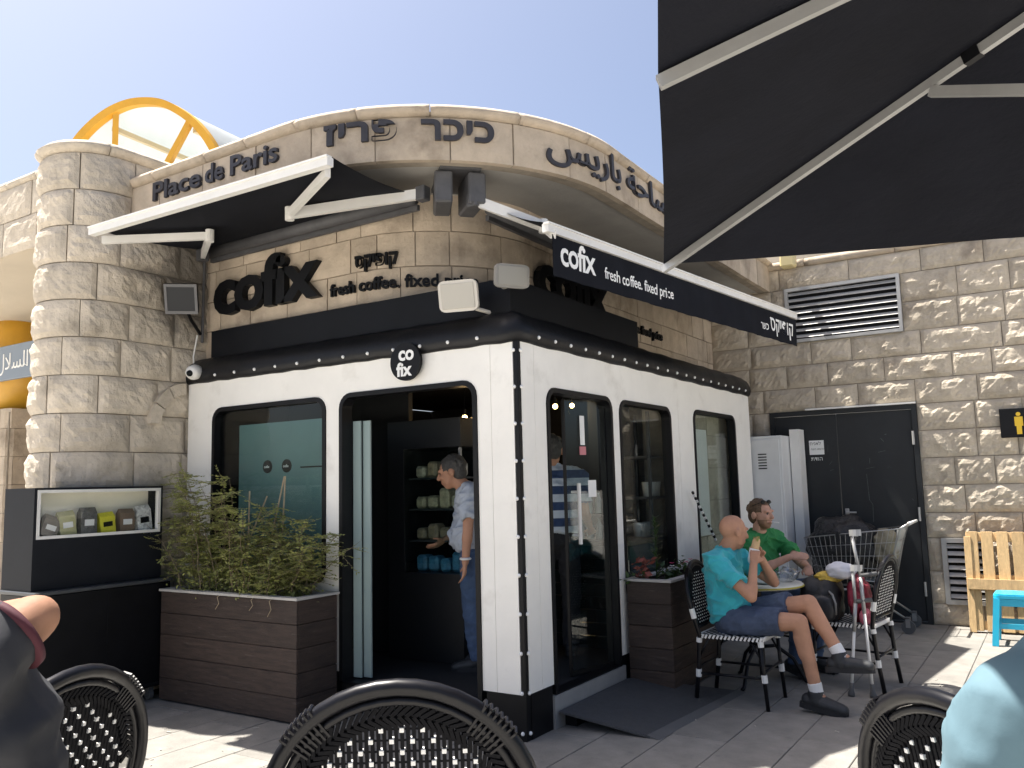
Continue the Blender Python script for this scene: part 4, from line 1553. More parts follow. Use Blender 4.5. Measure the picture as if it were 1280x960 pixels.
for nm, lab, c_, lc, pos, n_ in (('red_plant', 'small red-leaved plant in the side planter', (.20, .05, .035), None, (.12, 1.46, .77), 70),
                                 ('white_flower', 'low white flowering plant in the side planter', (.75, .75, .72), LEAF2, (.24, 1.72, .77), 90),
                                 ('pink_flower', 'pink flowers behind the bald man in the side planter', (.55, .05, .16), LEAF2, (.24, 2.02, .79), 70),
                                 ('leafy_sprout', 'low broad-leaved green sprout at the planter end nearest the door', (.06, .10, .03), LEAF2, (.10, 1.45, .77), 30)):
    t = thing(nm, lab, 'plant', pos)
    pv = V(pos)
    if lc is not None:
        m_ = MB()
        leaves(m_, [pv + V((rs_.gauss(0, .045), rs_.gauss(0, .07), abs(rs_.gauss(.03, .035)))) for _ in range(n_)], .026, rs_)
        tag(m_.build('leaf', lc, t, fix=False), kind='stuff')
    m_ = MB()
    if nm == 'red_plant':
        leaves(m_, [pv + V((rs_.gauss(0, .03), rs_.gauss(0, .035), rs_.uniform(0, .17))) for _ in range(n_)], .03, rs_)
    elif nm != 'leafy_sprout':
        for _ in range(9):
            c = pv + V((rs_.gauss(0, .04), rs_.gauss(0, .06), rs_.uniform(.05, .10)))
            for q in range(5):
                a = q * 1.257
                m_.add([c, c + V((.018 * math.cos(a - .5), .018 * math.sin(a - .5), .006)), c + V((.026 * math.cos(a), .026 * math.sin(a), .008)), c + V((.018 * math.cos(a + .5), .018 * math.sin(a + .5), .006))], [(0, 1, 2, 3)])
    if m_.v:
        tag(m_.build('petal' if lc else 'leaf', mat(nm, c_, .6, var=.2, vscale=30), t, fix=False), kind='stuff')
    else:
        m_.tube([pv, pv + V((0, 0, .05))], .004, 5)
        m_.build('stem', LEAF2, t)

# ------------------------------------------------------------------ inside the kiosk
fr = thing('display_fridge', 'tall black display fridge with snacks just inside the entrance', 'fridge', (-1.4, 1.1, 0.2))
fx0, fx1, fy0, fy1 = -1.74, -1.02, 0.78, 1.40
m_ = MB()
m_.box((fx0, fy0, .2), (fx1, fy1, .85))
m_.box((fx0, fy0, .85), (fx0 + .16, fy1, 2.02))
m_.box((fx0 + .16, fy1 - .05, .85), (fx1, fy1, 2.02))
m_.box((fx0 + .16, fy0 + .0, 1.80), (fx1, fy1 - .05, 2.02))
m_.build('cabinet', mat('fridge_black', (.010, .011, .013), .4), fr)
for z in (1.08, 1.32, 1.56):
    m_ = MB()
    m_.box((fx0 + .165, fy0 + .06, z), (fx1 - .04, fy1 - .055, z + .012))
    m_.build('shelf', INMID, fr)
m_ = MB()
m_.box((fx0 + .165, fy0 + .004, .86), (fx1 - .02, fy0 + .012, 1.79))
m_.build('door_glass', GLASS_D, fr)
m_ = MB()
m_.box((fx1 - .019, fy0 - .004, .86), (fx1 - .003, fy0 + .02, 1.79))
m_.build('door_edge', ALU, fr)
rs_ = random.Random(9)
pc = [(.42, .36, .25), (.55, .50, .38), (.30, .33, .26), (.50, .44, .30), (.38, .30, .2), (.5, .48, .42)]
pi_ = 0
for zi, z in enumerate((.852, 1.093, 1.333, 1.573)):
    for q in range(4):
        x = fx0 + .20 + q * .115
        m_ = MB()
        hgt = rs_.uniform(.09, .16)
        m_.bbox((x, fy0 + .09, z), (x + .095, fy0 + .22, z + hgt), .02)
        c_ = (.08, .26, .42) if zi == 0 else pc[rs_.randrange(6)]
        tag(m_.build('snack_pack', mat('snack_%d_%d' % (zi, q), c_, .4, var=.4, vscale=25)),
            ['blue', 'beige', 'pale wrapped', 'red and beige'][zi] + ' snack pack, number %s from the left on the %s fridge shelf' % (['one', 'two', 'three', 'four'][q], ['lowest', 'second', 'third', 'top'][zi]), 'snack', 'packs in the display fridge')
        pi_ += 1
ct = thing('tiled_counter', 'counter clad in black glazed tiles inside the side door', 'counter', (-0.5, 1.9, 0.2))
m_ = MB()
m_.box((-1.05, 1.762, .2), (-.12, 2.25, 1.0))
m_.build('body', mat('tile_grout', (.035, .045, .047), .8), ct)
m_ = MB()
m_.bbox((-1.07, 1.72, 1.002), (-.10, 2.27, 1.04), .006)
m_.build('counter_top', mat('counter_wood', (.10, .075, .05), .4), ct)
tme = None
for r_ in range(8):
    for q in range(-1, 5):
        x = -1.05 + q * .205 + (.1025 if r_ % 2 else 0)
        xa, xb = max(x, -1.05) + .003, min(x + .205, -.12) - .003
        if xb - xa < .03:
            continue
        m_ = MB()
        m_.bbox((xa, 1.752, .2 + r_ * .1 + .003), (xb, 1.764, .2 + r_ * .1 + .097), .002)
        m_.build('tile', TILE, ct)
for k in range(8):
    m_ = MB()
    x = -.62 + (k % 4) * .085
    z = 1.041 if k < 4 else 1.25
    m_.lathe([(.028, 0), (.03, .01), (.03, .11), (.012, .145), (.012, .17)], 10, (x, 1.90, z))
    tag(m_.build('bottle', mat('bottle_pale', (.25, .32, .33), .25, var=.2), smooth=True), 'small pale bottle, number %s from the left on the %s row of the tiled counter' % (['one', 'two', 'three', 'four'][k % 4], 'lower' if k < 4 else 'upper'), 'bottle', 'bottles on the tiled counter')
m_ = MB()
m_.box((-.70, 1.84, 1.235), (-.28, 1.98, 1.248))
for x in (-.70, -.29):
    m_.box((x, 1.84, 1.041), (x + .01, 1.98, 1.235))
tag(m_.build('counter_riser', INMID), 'small raised shelf for bottles on the tiled counter', 'shelf')
rk = thing('shelf_rack', 'dark shelf rack with cups behind the side window', 'shelf', (-.35, 2.5, .2))
for x, y in ((-.5, 2.35), (-.5, 2.75), (-.2, 2.35), (-.2, 2.75)):
    m_ = MB()
    m_.box((x, y, .2), (x + .025, y + .025, 2.1))
    m_.build('upright', INMID, rk)
for z in (.6, 1.0, 1.35, 1.7):
    m_ = MB()
    m_.box((-.5, 2.35, z), (-.175, 2.775, z + .02))
    m_.build('shelf', INMID, rk)
for k in range(6):
    m_ = MB()
    m_.lathe([(.03, 0), (.042, .12), (.043, .125)], 12, (-.25 - .1 * (k % 2), 2.43 + .1 * (k // 2), 1.021 if k % 2 else 1.371))
    tag(m_.build('paper_cup', PAPER, smooth=True), '%s cup on the %s shelf of the rack behind the side window' % (['nearest', 'middle', 'farthest'][k // 2], 'third' if k % 2 == 0 else 'second'), 'cup', 'cups on the rack')
# lit pendant bulbs
for k, (p, w_) in enumerate(((at(581, 522, 7.2), 0.8), (at(694, 508, 7.3), 1.0), (at(715, 507, 7.6), 1.0))):
    t = thing('pendant_lamp', ['lit warm bulb hanging above the man in the entrance', 'lit warm bulb seen left through the side door', 'lit warm bulb seen right through the side door'][k], 'lamp', p, group='pendant bulbs in the kiosk')
    m_ = MB()
    m_.ball(p, .022, 10)
    m_.build('bulb', BULB, t, smooth=True)
    m_ = MB()
    m_.tube([p + V((0, 0, .022)), p + V((0, 0, .07))], .014, 8)
    m_.tube([p + V((0, 0, .07)), V((p.x, p.y, 2.35))], .003, 5)
    m_.build('cord', BLACK, t)
    ld = bpy.data.lights.new('bulb_light', 'POINT')
    ld.energy, ld.color, ld.shadow_soft_size = w_, (1.0, .66, .32), .03
    lo = bpy.data.objects.new('bulb_light', ld)
    COL.objects.link(lo)
    lo.parent = t
    lo.location = (0, 0, -.045)
wr = thing('wall_menu_rack', 'wire rack of cups beneath the hanging bulb', 'rack', at(585, 555, 7.3))
pw = at(585, 555, 7.3)
for k in range(3):
    m_ = MB()
    z = pw.z + .14 - .16 * k
    m_.box((pw.x - .16, pw.y - .05, z), (pw.x + .16, pw.y + .05, z + .012))
    for q in range(5):
        m_.lathe([(.022, 0), (.028, .07)], 8, (pw.x - .13 + q * .065, pw.y, z + .013))
    m_.build('cup_row', INMID if k == 1 else mat('cup_pale', (.30, .30, .28), .5), wr)

# ------------------------------------------------------------------ locker beside the door
lo_ = thing('metal_locker', 'tall white metal locker between kiosk and steel door', 'locker', (.2, 4.8, 0))
m_ = MB()
m_.bbox((-.16, 4.68, .05), (.31, 5.12, 1.95), .006)
m_.build('body', LOCK, lo_)
m_ = MB()
m_.bbox((-.135, 4.664, .09), (.285, 4.682, 1.91), .004)
dl = m_.build('locker_door', LOCK, lo_)
m_ = MB()
for k in range(6):
    m_.box((.06, 4.660, 1.60 + k * .03), (.15, 4.666, 1.612 + k * .03))
m_.build('vent_slot', BLACKM, dl)
m_ = MB()
m_.box((.32, 4.98, 0), (.42, 5.2, 2.02))
m_.build('side_panel', WHITE2, lo_)
bd = MB()
bd.bbox((-.115, 3.16, .98), (-.10, 3.56, 1.98), .003)
tag(bd.build('white_board', WHITE2), 'tall white board standing behind the rear kiosk window', 'board')

# ------------------------------------------------------------------ parasol
um = thing('parasol', 'large square black parasol on pale ribs above the terrace', 'parasol', (3.6, -2.17, 0))
UC = V((3.6, -2.17, 2.94))
e1, e2 = V((.38, -.925, 0)), V((.925, .38, 0))
HS = 1.6
cz_ = 2.35


def usurf(u, v):
    r = max(abs(u), abs(v))
    z = UC.z + (cz_ - UC.z) * (r ** 1.06)
    m = min(abs(u), abs(v))
    ang = (m / r) if r > 1e-6 else 0
    sagf = math.sin(math.pi * ang) ** 2 * .045 * r ** 2
    pull = 1 - .004 * math.sin(math.pi * ang) * r * r
    return V((UC.x, UC.y, 0)) + e1 * (u * HS * pull) + e2 * (v * HS * pull) + V((0, 0, z + .014 * r * noise.noise(V((u * 2.7, v * 2.7, 4.0))) * math.sin(math.pi * ang)))


N_ = 32
vs = [usurf(-1 + 2 * i / N_, -1 + 2 * j / N_) for j in range(N_ + 1) for i in range(N_ + 1)]
fs = [(j * (N_ + 1) + i, j * (N_ + 1) + i + 1, (j + 1) * (N_ + 1) + i + 1, (j + 1) * (N_ + 1) + i) for j in range(N_) for i in range(N_)]
m_ = MB()
m_.add(vs, fs)
m_.add([v + V((0, 0, .004)) for v in vs], fs)
can = m_.build('canopy', PARA, um, fix=False, smooth=True)
ribs = [(u, v) for u in (-1, 0, 1) for v in (-1, 0, 1) if (u, v) != (0, 0)]
RUN = V((UC.x, UC.y, 2.15))
for u, v in ribs:
    tip = usurf(u, v) - V((0, 0, .018))
    top = UC - V((0, 0, .03))
    # keep the rib below the cloth along its length
    pts = [usurf(u * t / 10, v * t / 10) - V((0, 0, .022)) for t in range(0, 11)]
    m_ = MB()
    for a, b in zip(pts[:-1], pts[1:]):
        m_.bar(a, b, .020, .028)
    rb = m_.build('rib', ALU, um)
    k = .51 if u and v else .55
    j = usurf(u * k, v * k) - V((0, 0, .045))
    m_ = MB()
    m_.bar(j, RUN + (j - RUN).normalized() * .06, .02, .03)
    m_.build('strut', ALU, rb)
    m_ = MB()
    p = usurf(u * .445, v * .445) - V((0, 0, .022))
    q = usurf(u * .465, v * .465) - V((0, 0, .022))
    m_.bar(p, q, .026, .034)
    m_.build('rib_clip', BLACK, rb)
m_ = MB()
m_.tube([(UC.x, UC.y, .25), (UC.x, UC.y, 2.97)], .03, 14)
m_.build('pole', ALU, um, smooth=True)
m_ = MB()
m_.lathe([(.05, 0), (.075, .02), (.075, .09), (.05, .11)], 14, RUN - V((0, 0, .05)))
m_.build('runner', BLACK, um)
m_ = MB()
m_.bbox((UC.x - .35, UC.y - .35, TZ), (UC.x + .35, UC.y + .35, TZ + .07), .02)
m_.build('base', BLACKM, um)

# ------------------------------------------------------------------ bistro chairs
def bx(z):
    return -.215 - (z - .45) * .20


def make_chair():
    t = thing('bistro_chair', 'chair', 'chair', (0, 0, 0))
    ZC, RA = .68, .245
    path = [V((-.265, -.20, 0)), V((-.235, -.20, .22)), V((-.215, -.205, .45)), V((bx(.56), -.232, .56))]
    path += [V((bx(ZC + RA * math.sin(a)), -RA * math.cos(a), ZC + RA * math.sin(a))) for a in [math.pi * k / 22 for k in range(23)]]
    path += [V((p.x, -p.y, p.z)) for p in path[3::-1]]
    m_ = MB()
    m_.tube(path, .0155, 10)
    m_.build('back_frame', CHAIRB, t, smooth=True)
    # inner hoop and herringbone braid
    ri = .221
    hoop = [V((bx(.50), -ri * .93, .50))] + [V((bx(ZC + ri * math.sin(a)), -ri * math.cos(a), ZC + ri * math.sin(a))) for a in [math.pi * k / 22 for k in range(23)]] + [V((bx(.50), ri * .93, .50))]
    m_ = MB()
    m_.tube(hoop + [], .0085, 8)
    m_.tube([hoop[0], hoop[-1]], .010, 8)
    m_.build('inner_hoop', CHAIRB, t, smooth=True)
    m_ = MB()
    nrm = V((1, 0, .2)).normalized()
    for k in range(46):
        a = math.pi * (k + .5) / 46
        tang = V((0, math.sin(a), math.cos(a)))
        for r0, r1 in ((.214, .196), (.178, .196)):
            p = V((bx(ZC + r0 * math.sin(a)), -r0 * math.cos(a), ZC + r0 * math.sin(a)))
            a2 = a + .10
            q = V((bx(ZC + r1 * math.sin(a2)), -r1 * math.cos(a2), ZC + r1 * math.sin(a2)))
            for sg in (-1, 1):
                m_.bar(p + nrm * .004 * sg, q + nrm * .006 * sg, .007, .005, up=nrm)
    tag(m_.build('braid', WEAVE, t), kind='stuff')
    # weave: upright strands with white knots
    wv, dt = MB(), MB()
    rw = .180
    nS = 34
    for k in range(nS):
        y = -rw + 2 * rw * (k + .5) / nS
        zt = ZC + math.sqrt(max(1e-5, rw * rw - y * y))
        p0, p1 = V((bx(.51), y, .51)), V((bx(zt), y, zt))
        wv.bar(p0, p1, .0066, .005 if k % 3 else .007, up=(1, 0, .2))
    row = 0
    z = .53
    while z < ZC + rw:
        half = math.sqrt(max(0, rw * rw - max(0, z - ZC) ** 2))
        wv.bar(V((bx(z), -half, z)), V((bx(z), half, z)), .002, .0035, up=(0, 0, 1))
        k = 0
        y = -rw + (.008 if row % 2 else .0265)
        while y < rw:
            if abs(y) < half - .004:
                c = V((bx(z), y, z))
                mm = Matrix.Translation(c) @ Matrix.Rotation(math.radians(-11), 4, 'Y')
                dt.box((-.0062, -.0040, -.0040), (.0062, .0040, .0040), mm)
            y += .037
        z += .0200
        row += 1
    tag(wv.build('back_weave', WEAVE, t), kind='stuff')
    tag(dt.build('white_weave', CHAIRW, t), kind='stuff')
    # seat
    m_ = MB()
    out = [(x * .215, y * .215) for x, y in rr(-1, -1, 1, 1, .22, 4)]
    m_.prism(out, lambda a, b, c: V((a, b, c)), .440, .456)
    m_.build('seat', CHAIRB, t)
    m_ = MB()
    for i in range(14):
        for j in range(14):
            if (i + j) % 2 == 0:
                x, y = -.195 + i * .03, -.195 + j * .03
                m_.box((x - .008, y - .008, .4565), (x + .008, y + .008, .4585))
    per = [(x * .219, y * .219) for x, y in rr(-1, -1, 1, 1, .2, 3)]
    L_ = 0
    for a, b in zip(per, per[1:] + per[:1]):
        a, b = V((*a, .448)), V((*b, .448))
        n = max(1, int((b - a).length / .026))
        for k in range(n):
            p, q = a.lerp(b, (k + .1) / n), a.lerp(b, (k + .6) / n)
            m_.bar(p + V((0, 0, -.012)), q + V((0, 0, .012)), .010, .012, up=(0, 0, 1))
    tag(m_.build('seat_weave', CHAIRW, t), kind='stuff')
    for sg in (-1, 1):
        m_ = MB()
        m_.tube([(.225, .205 * sg, 0), (.205, .20 * sg, .25), (.195, .195 * sg, .45)], .0135, 8)
        m_.build('leg', CHAIRB, t, smooth=True)
    m_ = MB()
    for sg in (-1, 1):
        m_.tube([(-.235, .198 * sg, .20), (.21, .20 * sg, .20)], .009, 6)
        m_.tube([(-.226, .2 * sg, .30), (-.15, .2 * sg, .44)], .008, 6)
        m_.tube([(.205, .2 * sg, .30), (.13, .2 * sg, .44)], .008, 6)
    m_.tube([(.212, -.2, .24), (.212, .2, .24)], .009, 6)
    m_.tube([(-.232, -.2, .24), (-.232, .2, .24)], .009, 6)
    m_.build('stretcher', CHAIRB, t, smooth=True)
    m_ = MB()
    for sg in (-1, 1):
        for p, q in (((-.238, .199 * sg, .175), (-.235, .199 * sg, .225)), ((.213, .2 * sg, .175), (.210, .2 * sg, .225)), ((-.222, .203 * sg, .405), (-.218, .205 * sg, .435)), ((.199, .196 * sg, .40), (.197, .196 * sg, .435))):
            m_.tube([p, q], .0205, 8)
        m_.tube([(bx(.565), .2315 * sg, .565), (bx(.63), .240 * sg, .63)], .0195, 8)
    tag(m_.build('joint_wrap', CHAIRW, t), kind='stuff')
    m_ = MB()
    for sg in (-1, 1):
        for k in range(7):
            a = math.radians(38 + k * 2.6)
            p = V((bx(ZC + .150 * math.sin(a)), sg * .205 * math.cos(a), ZC + .205 * math.sin(a)))
            q = V((bx(ZC + .262 * math.sin(a)), sg * .262 * math.cos(a), ZC + .262 * math.sin(a)))
            for s2 in (-1, 1):
                m_.tube([p + nrm * .014 * s2, q * 1.0 + nrm * .012 * s2], .0035, 5)
            m_.tube([q + nrm * .012, q - nrm * .012], .0035, 5)
    tag(m_.build('frame_wrap', CHAIRB, t), kind='stuff')
    return t


ch0 = make_chair()
ch_spots = [
    ((.81, 1.50, 0), 0.0, 1.0, 'white-wrapped bistro chair under the man in the turquoise shirt'),
    ((1.37, 2.32, 0), math.pi - .12, 1.0, 'bistro chair piled with bags, crutches against its back'),
    ((.52, 2.78, 0), -.45, 1.0, 'bistro chair under the man in the green shirt'),
    (None, None, 1.03, 'large black bistro chair back in the bottom centre foreground'),
    (None, None, 1.03, 'black bistro chair back beside the charcoal-shirted person, bottom left'),
    (None, None, 1.0, 'black bistro chair back beside the sky-blue shirt, bottom right'),
]
cp = at(497, 905, 1.55)
fa = math.atan2(FH.y, FH.x)
ch_spots[3] = ((cp.x - .0 + .28 * FH.x, cp.y + .28 * FH.y, TZ), fa + math.radians(1), 1.02, ch_spots[3][3])
for k, (ap, dth, yw) in ((4, ((96, 848), 1.80, 72)), (5, ((1176, 901), 1.42, -72))):
    q_ = at(*ap, dth)
    yw = fa + math.radians(yw)
    ch_spots[k] = ((q_.x + .31 * math.cos(yw), q_.y + .31 * math.sin(yw), TZ), yw, 1.0, ch_spots[k][3])
for k, (p, rz, s_, lab) in enumerate(ch_spots):
    c = ch0 if k == 0 else copy_tree(ch0)
    c.location = p
    c.rotation_euler = (0, 0, rz)
    c.scale = (s_, s_, s_)
    tag(c, lab, 'chair', 'woven bistro chairs')

# ------------------------------------------------------------------ cafe table
tb_ = thing('cafe_table', 'small round white cafe table between the two seated men', 'table', (.78, 2.06, 0))
tc_ = V((.78, 2.06, 0))
m_ = MB()
m_.lathe([(.31, .700), (.325, .706), (.33, .718), (.325, .728), (.30, .730), (0, .7302)], 36, tc_)
m_.build('table_top', mat('table_white', (.66, .65, .58), .35, var=.05), tb_, smooth=False)
m_ = MB()
m_.lathe([(.331, .708), (.333, .714), (.331, .720)], 36, tc_)
m_.build('edge_band', mat('table_edge', (.45, .38, .06), .4), tb_)
m_ = MB()
m_.tube([tc_ + V((0, 0, .05)), tc_ + V((0, 0, .70))], .022, 10)
m_.build('column', CHAIRB, tb_)
for k in range(3):
    a = .35 + k * 2.094
    d_ = V((math.cos(a), math.sin(a), 0))
    m_ = MB()
    m_.tube([tc_ + V((0, 0, .26)), tc_ + d_ * .10 + V((0, 0, .27)), tc_ + d_ * .22 + V((0, 0, .18)), tc_ + d_ * .30 + V((0, 0, .02)), tc_ + d_ * .33 + V((0, 0, .008))], .014, 8)
    m_.build('leg', CHAIRB, tb_, smooth=True)
pb = thing('plastic_bag', 'crumpled clear plastic bag on the cafe table', 'bag', (.98, 2.12, .732))
m_ = MB()
rs_ = random.Random(2)
bm = bmesh.new()
bmesh.ops.create_icosphere(bm, subdivisions=3, radius=1)
for v in bm.verts:
    n3 = noise.noise(v.co * 2.2) * .35 + noise.noise(v.co * 5) * .2
    v.co = V((v.co.x * .085, v.co.y * .075, max(-.0, v.co.z * .055 + .05))) * (1 + n3) + V((.98, 2.12, .732))
bm.verts.index_update()
m_.add([v.co.copy() for v in bm.verts], [tuple(v.index for v in f.verts) for f in bm.faces])
bm.free()
m_.build('film', PLASTIC_CLEAR, pb, fix=False)
m_ = MB()
m_.lathe([(0, .732), (.075, .732), (.10, .748), (.098, .750), (.07, .738), (0, .737)], 24, (.87, 1.98, 0))
tag(m_.build('plate', mat('plate_pale', (.42, .48, .46), .35), smooth=True), 'pale green plate on the cafe table before the turquoise shirt', 'plate')

# ------------------------------------------------------------------ bags on the chair
def lump(name, label, cat, c, r, mt, seed, amp=.25, fq=2.0, power=2.4, build_only=None, parent=None):
    bm = bmesh.new()
    bmesh.ops.create_icosphere(bm, subdivisions=4, radius=1)
    off = V((seed * 3.1, seed * 1.7, seed * .9))
    for v in bm.verts:
        d = v.co.normalized()
        k = (abs(d.x) ** power + abs(d.y) ** power + abs(d.z) ** power) ** (-1 / power)
        q = d * k * (1 + amp * noise.noise(d * fq + off) + amp * .5 * noise.noise(d * fq * 2.7 + off) + amp * .25 * abs(noise.noise(d * fq * 6 + off)))
        v.co = V((q.x * r[0], q.y * r[1], q.z * r[2])) + V(c)
    bm.verts.index_update()
    m_ = MB()
    m_.add([v.co.copy() for v in bm.verts], [tuple(v.index for v in f.verts) for f in bm.faces])
    bm.free()
    o = m_.build(name, mt, parent, smooth=True, fix=False)
    if label:
        tag(o, label, cat)
    return o


bp_ = thing('backpack', 'black backpack leaning on the seat of the bag-laden chair', 'backpack', (1.20, 2.27, .46))
lump('body', None, None, (1.19, 2.26, .60), (.145, .165, .165), mat('backpack_black', (.014, .014, .016), .6, bump=.4, bscale=12), 3, amp=.12, power=3.2, parent=bp_)
lump('front_pocket', None, None, (1.22, 2.10, .56), (.10, .05, .09), mat('backpack_black2', (.020, .02, .023), .5), 5, amp=.1, power=3.5, parent=bp_)
m_ = MB()
m_.tube([(1.27, 2.13, .68), (1.31, 2.07, .66), (1.33, 2.06, .60), (1.32, 2.09, .52)], .008, 6)
m_.build('strap', mat('strap_grey', (.25, .25, .25), .6), bp_, smooth=True)
lump('sun_hat', 'white cloth sun hat on top of the bags on the chair', 'hat', (1.34, 2.24, .815), (.10, .11, .06), mat('cap_white', (.62, .62, .66), .8), 2, amp=.14)
lump('yellow_bag', 'yellow bag tucked under the white sun hat', 'bag', (1.25, 2.26, .765), (.10, .10, .04), mat('bag_yellow', (.55, .38, .06), .6, var=.5, vscale=18), 7, amp=.2)
lump('red_bag', 'red cloth bag against the back of the bag-laden chair', 'bag', (1.45, 2.30, .62), (.07, .16, .155), mat('bag_red', (.22, .015, .035), .7, var=.45, vscale=14), 9, amp=.2)
lump('pink_bundle', 'small pink bundle hanging low behind the crutches', 'bundle', (1.505, 2.16, .50), (.035, .05, .06), mat('bundle_pink', (.55, .14, .20), .7), 4, amp=.2)

# ------------------------------------------------------------------ crutches
def crutch(label, foot, top, yaw):
    foot, top = V(foot), V(top)
    t = thing('crutch', label, 'crutch', foot, group='crutches leaning on the chair')
    ax_ = (top - foot).normalized()
    L_ = (top - foot).length
    m_ = MB()
    m_.tube([foot + ax_ * .04, foot + ax_ * (L_ * .52)], .0105, 10)
    m_.build('lower_shaft', ALUW, t, smooth=True)
    m_ = MB()
    m_.tube([foot + ax_ * (L_ * .50), foot + ax_ * (L_ * .72)], .0135, 10)
    sd = V((math.cos(yaw), math.sin(yaw), 0))
    m_.tube([foot + ax_ * (L_ * .72), foot + ax_ * L_ - sd * .03], .011, 8)
    m_.build('upper_shaft', ALU, t, smooth=True)
    m_ = MB()
    m_.lathe([(.022, 0), (.024, .02), (.015, .05), (.0145, .09)], 12, foot, axis=ax_)
    m_.build('rubber_tip', RUBBER, t, smooth=True)
    m_ = MB()
    h = foot + ax_ * (L_ * .735)
    m_.tube([h, h + sd * .11 + V((0, 0, .01))], .016, 8)
    m_.build('hand_grip', RUBBER, t, smooth=True)
    m_ = MB()
    c = foot + ax_ * L_ - sd * .0
    up = ax_
    s2 = up.cross(sd).normalized()
    rings = []
    for z in (-.022, .022):
        rings.append([c + up * z + (sd * math.cos(a) + s2 * math.sin(a)) * .045 for a in [math.radians(60 + k * 25) for k in range(11)]])
    m_.add(rings[0] + rings[1] + [p + (c - p).normalized() * .006 for p in rings[0]] + [p + (c - p).normalized() * .006 for p in rings[1]],
           [(i, i + 1, 12 + i, 11 + i) for i in range(10)] + [(22 + i, 33 + i, 34 + i, 23 + i) for i in range(10)])
    m_.build('arm_cuff', ALU, t)
    return t


crutch('silver crutch, the left of the pair, leaning on the bag-laden chair', (1.42, 1.93, 0), (1.50, 2.02, .86), .4)
crutch('silver crutch, the right and taller of the pair, leaning on the bag-laden chair', (1.56, 1.95, 0), (1.50, 2.06, 1.10), .4)

# ------------------------------------------------------------------ shopping cart
ca = thing('shopping_cart', 'wire shopping cart holding a black refuse bag before the steel door', 'shopping cart', (1.0, 4.85, 0))
x0, x1, y0, y1 = .50, 1.42, 4.55, 5.05


def cart_pt(u, v, w):       # u along, v across, w up
    return V((x0 + .10 * (1 - w) + u * ((x1 - .16 * (1 - w)) - (x0 + .10 * (1 - w))), y0 + .05 * (1 - u) + v * (y1 - y0 - .1 * (1 - u)), .47 + .05 * (1 - u) + w * (.42 + .10 * u - .05 * (1 - u))))


m_ = MB()
for k in range(19):
    u = k / 18
    for v in (0, 1):
        m_.tube([cart_pt(u, v, 0), cart_pt(u, v, 1)], .0026, 5, cap=False)
    m_.tube([cart_pt(u, 0, 0), cart_pt(u, 1, 0)], .0026, 5, cap=False)
for k in range(9):
    v = k / 8
    for u in (0, 1):
        m_.tube([cart_pt(u, v, 0), cart_pt(u, v, 1)], .0026, 5, cap=False)
    m_.tube([cart_pt(0, v, 0), cart_pt(1, v, 0)], .0026, 5, cap=False)
for w_ in (0, .25, .5, .75, 1):
    m_.tube([cart_pt(0, 0, w_), cart_pt(1, 0, w_), cart_pt(1, 1, w_), cart_pt(0, 1, w_)], .006 if w_ in (0, 1) else .0028, 6, closed=True)
tag(m_.build('wire_basket', STEEL, ca, smooth=True), kind='stuff')
m_ = MB()
for v in (y0 + .04, y1 - .04):
    m_.tube([(1.50, v, 1.04), (1.40, v, .98), (1.28, v, .47), (1.02, v, .40), (1.40, v, .14)], .012, 8)
    m_.tube([(1.02, v, .40), (.70, v, .38), (.62, v, .13)], .012, 8)
m_.tube([(.70, y0 + .04, .38), (.70, y1 - .04, .38)], .010, 8)
m_.build('frame', STEEL, ca, smooth=True)
m_ = MB()
m_.tube([(1.50, y0, 1.04), (1.50, y1, 1.04)], .015, 8)
m_.build('handle', ALUW, ca, smooth=True)
m_ = MB()
for k in range(18):
    v = y0 + .03 + (y1 - y0 - .06) * k / 17
    m_.tube([(1.40, v, .98), (1.27, v, .50)], .003, 4, cap=False)
tag(m_.build('rear_gate', STEEL, ca), kind='stuff')
for p in ((1.42, y0 + .04), (1.42, y1 - .04), (.62, y0 + .04), (.62, y1 - .04)):
    m_ = MB()
    m_.tube([(p[0], p[1] - .016, .062), (p[0], p[1] + .016, .062)], .062, 18)
    w_ = m_.build('wheel', RUBBER, ca)
    m_ = MB()
    m_.box((p[0] - .02, p[1] - .026, .06), (p[0] + .02, p[1] - .019, .15))
    m_.box((p[0] - .02, p[1] + .019, .06), (p[0] + .02, p[1] + .026, .15))
    m_.box((p[0] - .02, p[1] - .026, .142), (p[0] + .02, p[1] + .026, .155))
    m_.build('wheel_fork', STEEL, w_)
lump('refuse_bag', 'bulging black refuse bag in the shopping cart', 'bag', (.86, 4.80, .80), (.33, .20, .27), BAGB, 6, amp=.22, fq=2.6, power=3)
lump('straw_bag', 'khaki sack in the handle end of the shopping cart', 'bag', (1.24, 4.80, .80), (.10, .18, .17), mat('sack_khaki', (.23, .21, .15), .85, var=.3, vscale=14), 8, amp=.16, power=3)

# ------------------------------------------------------------------ pallet, stool, chain
pl = thing('wooden_pallet', 'pale pine pallet leaning on the stone wall behind the blue stool', 'pallet', (2.4, 5.05, 0))
lean = Matrix.Translation((1.93, 4.90, .0)) @ Matrix.Rotation(math.radians(-9), 4, 'X')
for k in range(8):
    m_ = MB()
    m_.bbox((k * .128, 0, .02), (k * .128 + .098, .02, .95), .003, lean)
    m_.build('deck_board', PALLET, pl)
for z in (.03, .46, .86):
    m_ = MB()
    m_.bbox((-.005, .0205, z), (1.02, .075, z + .085), .003, lean)
    m_.build('bearer', PALLET, pl)
for z in (.40,):
    m_ = MB()
    m_.bbox((-.01, -.05, z), (1.02, -.001, z + .10), .003, lean)
    m_.build('front_board', PALLET, pl)
m_ = MB()
m_.bbox((-.02, -.012, .005), (.04, -.001, .90), .002, lean)
m_.build('edge_board', PALLET, pl)

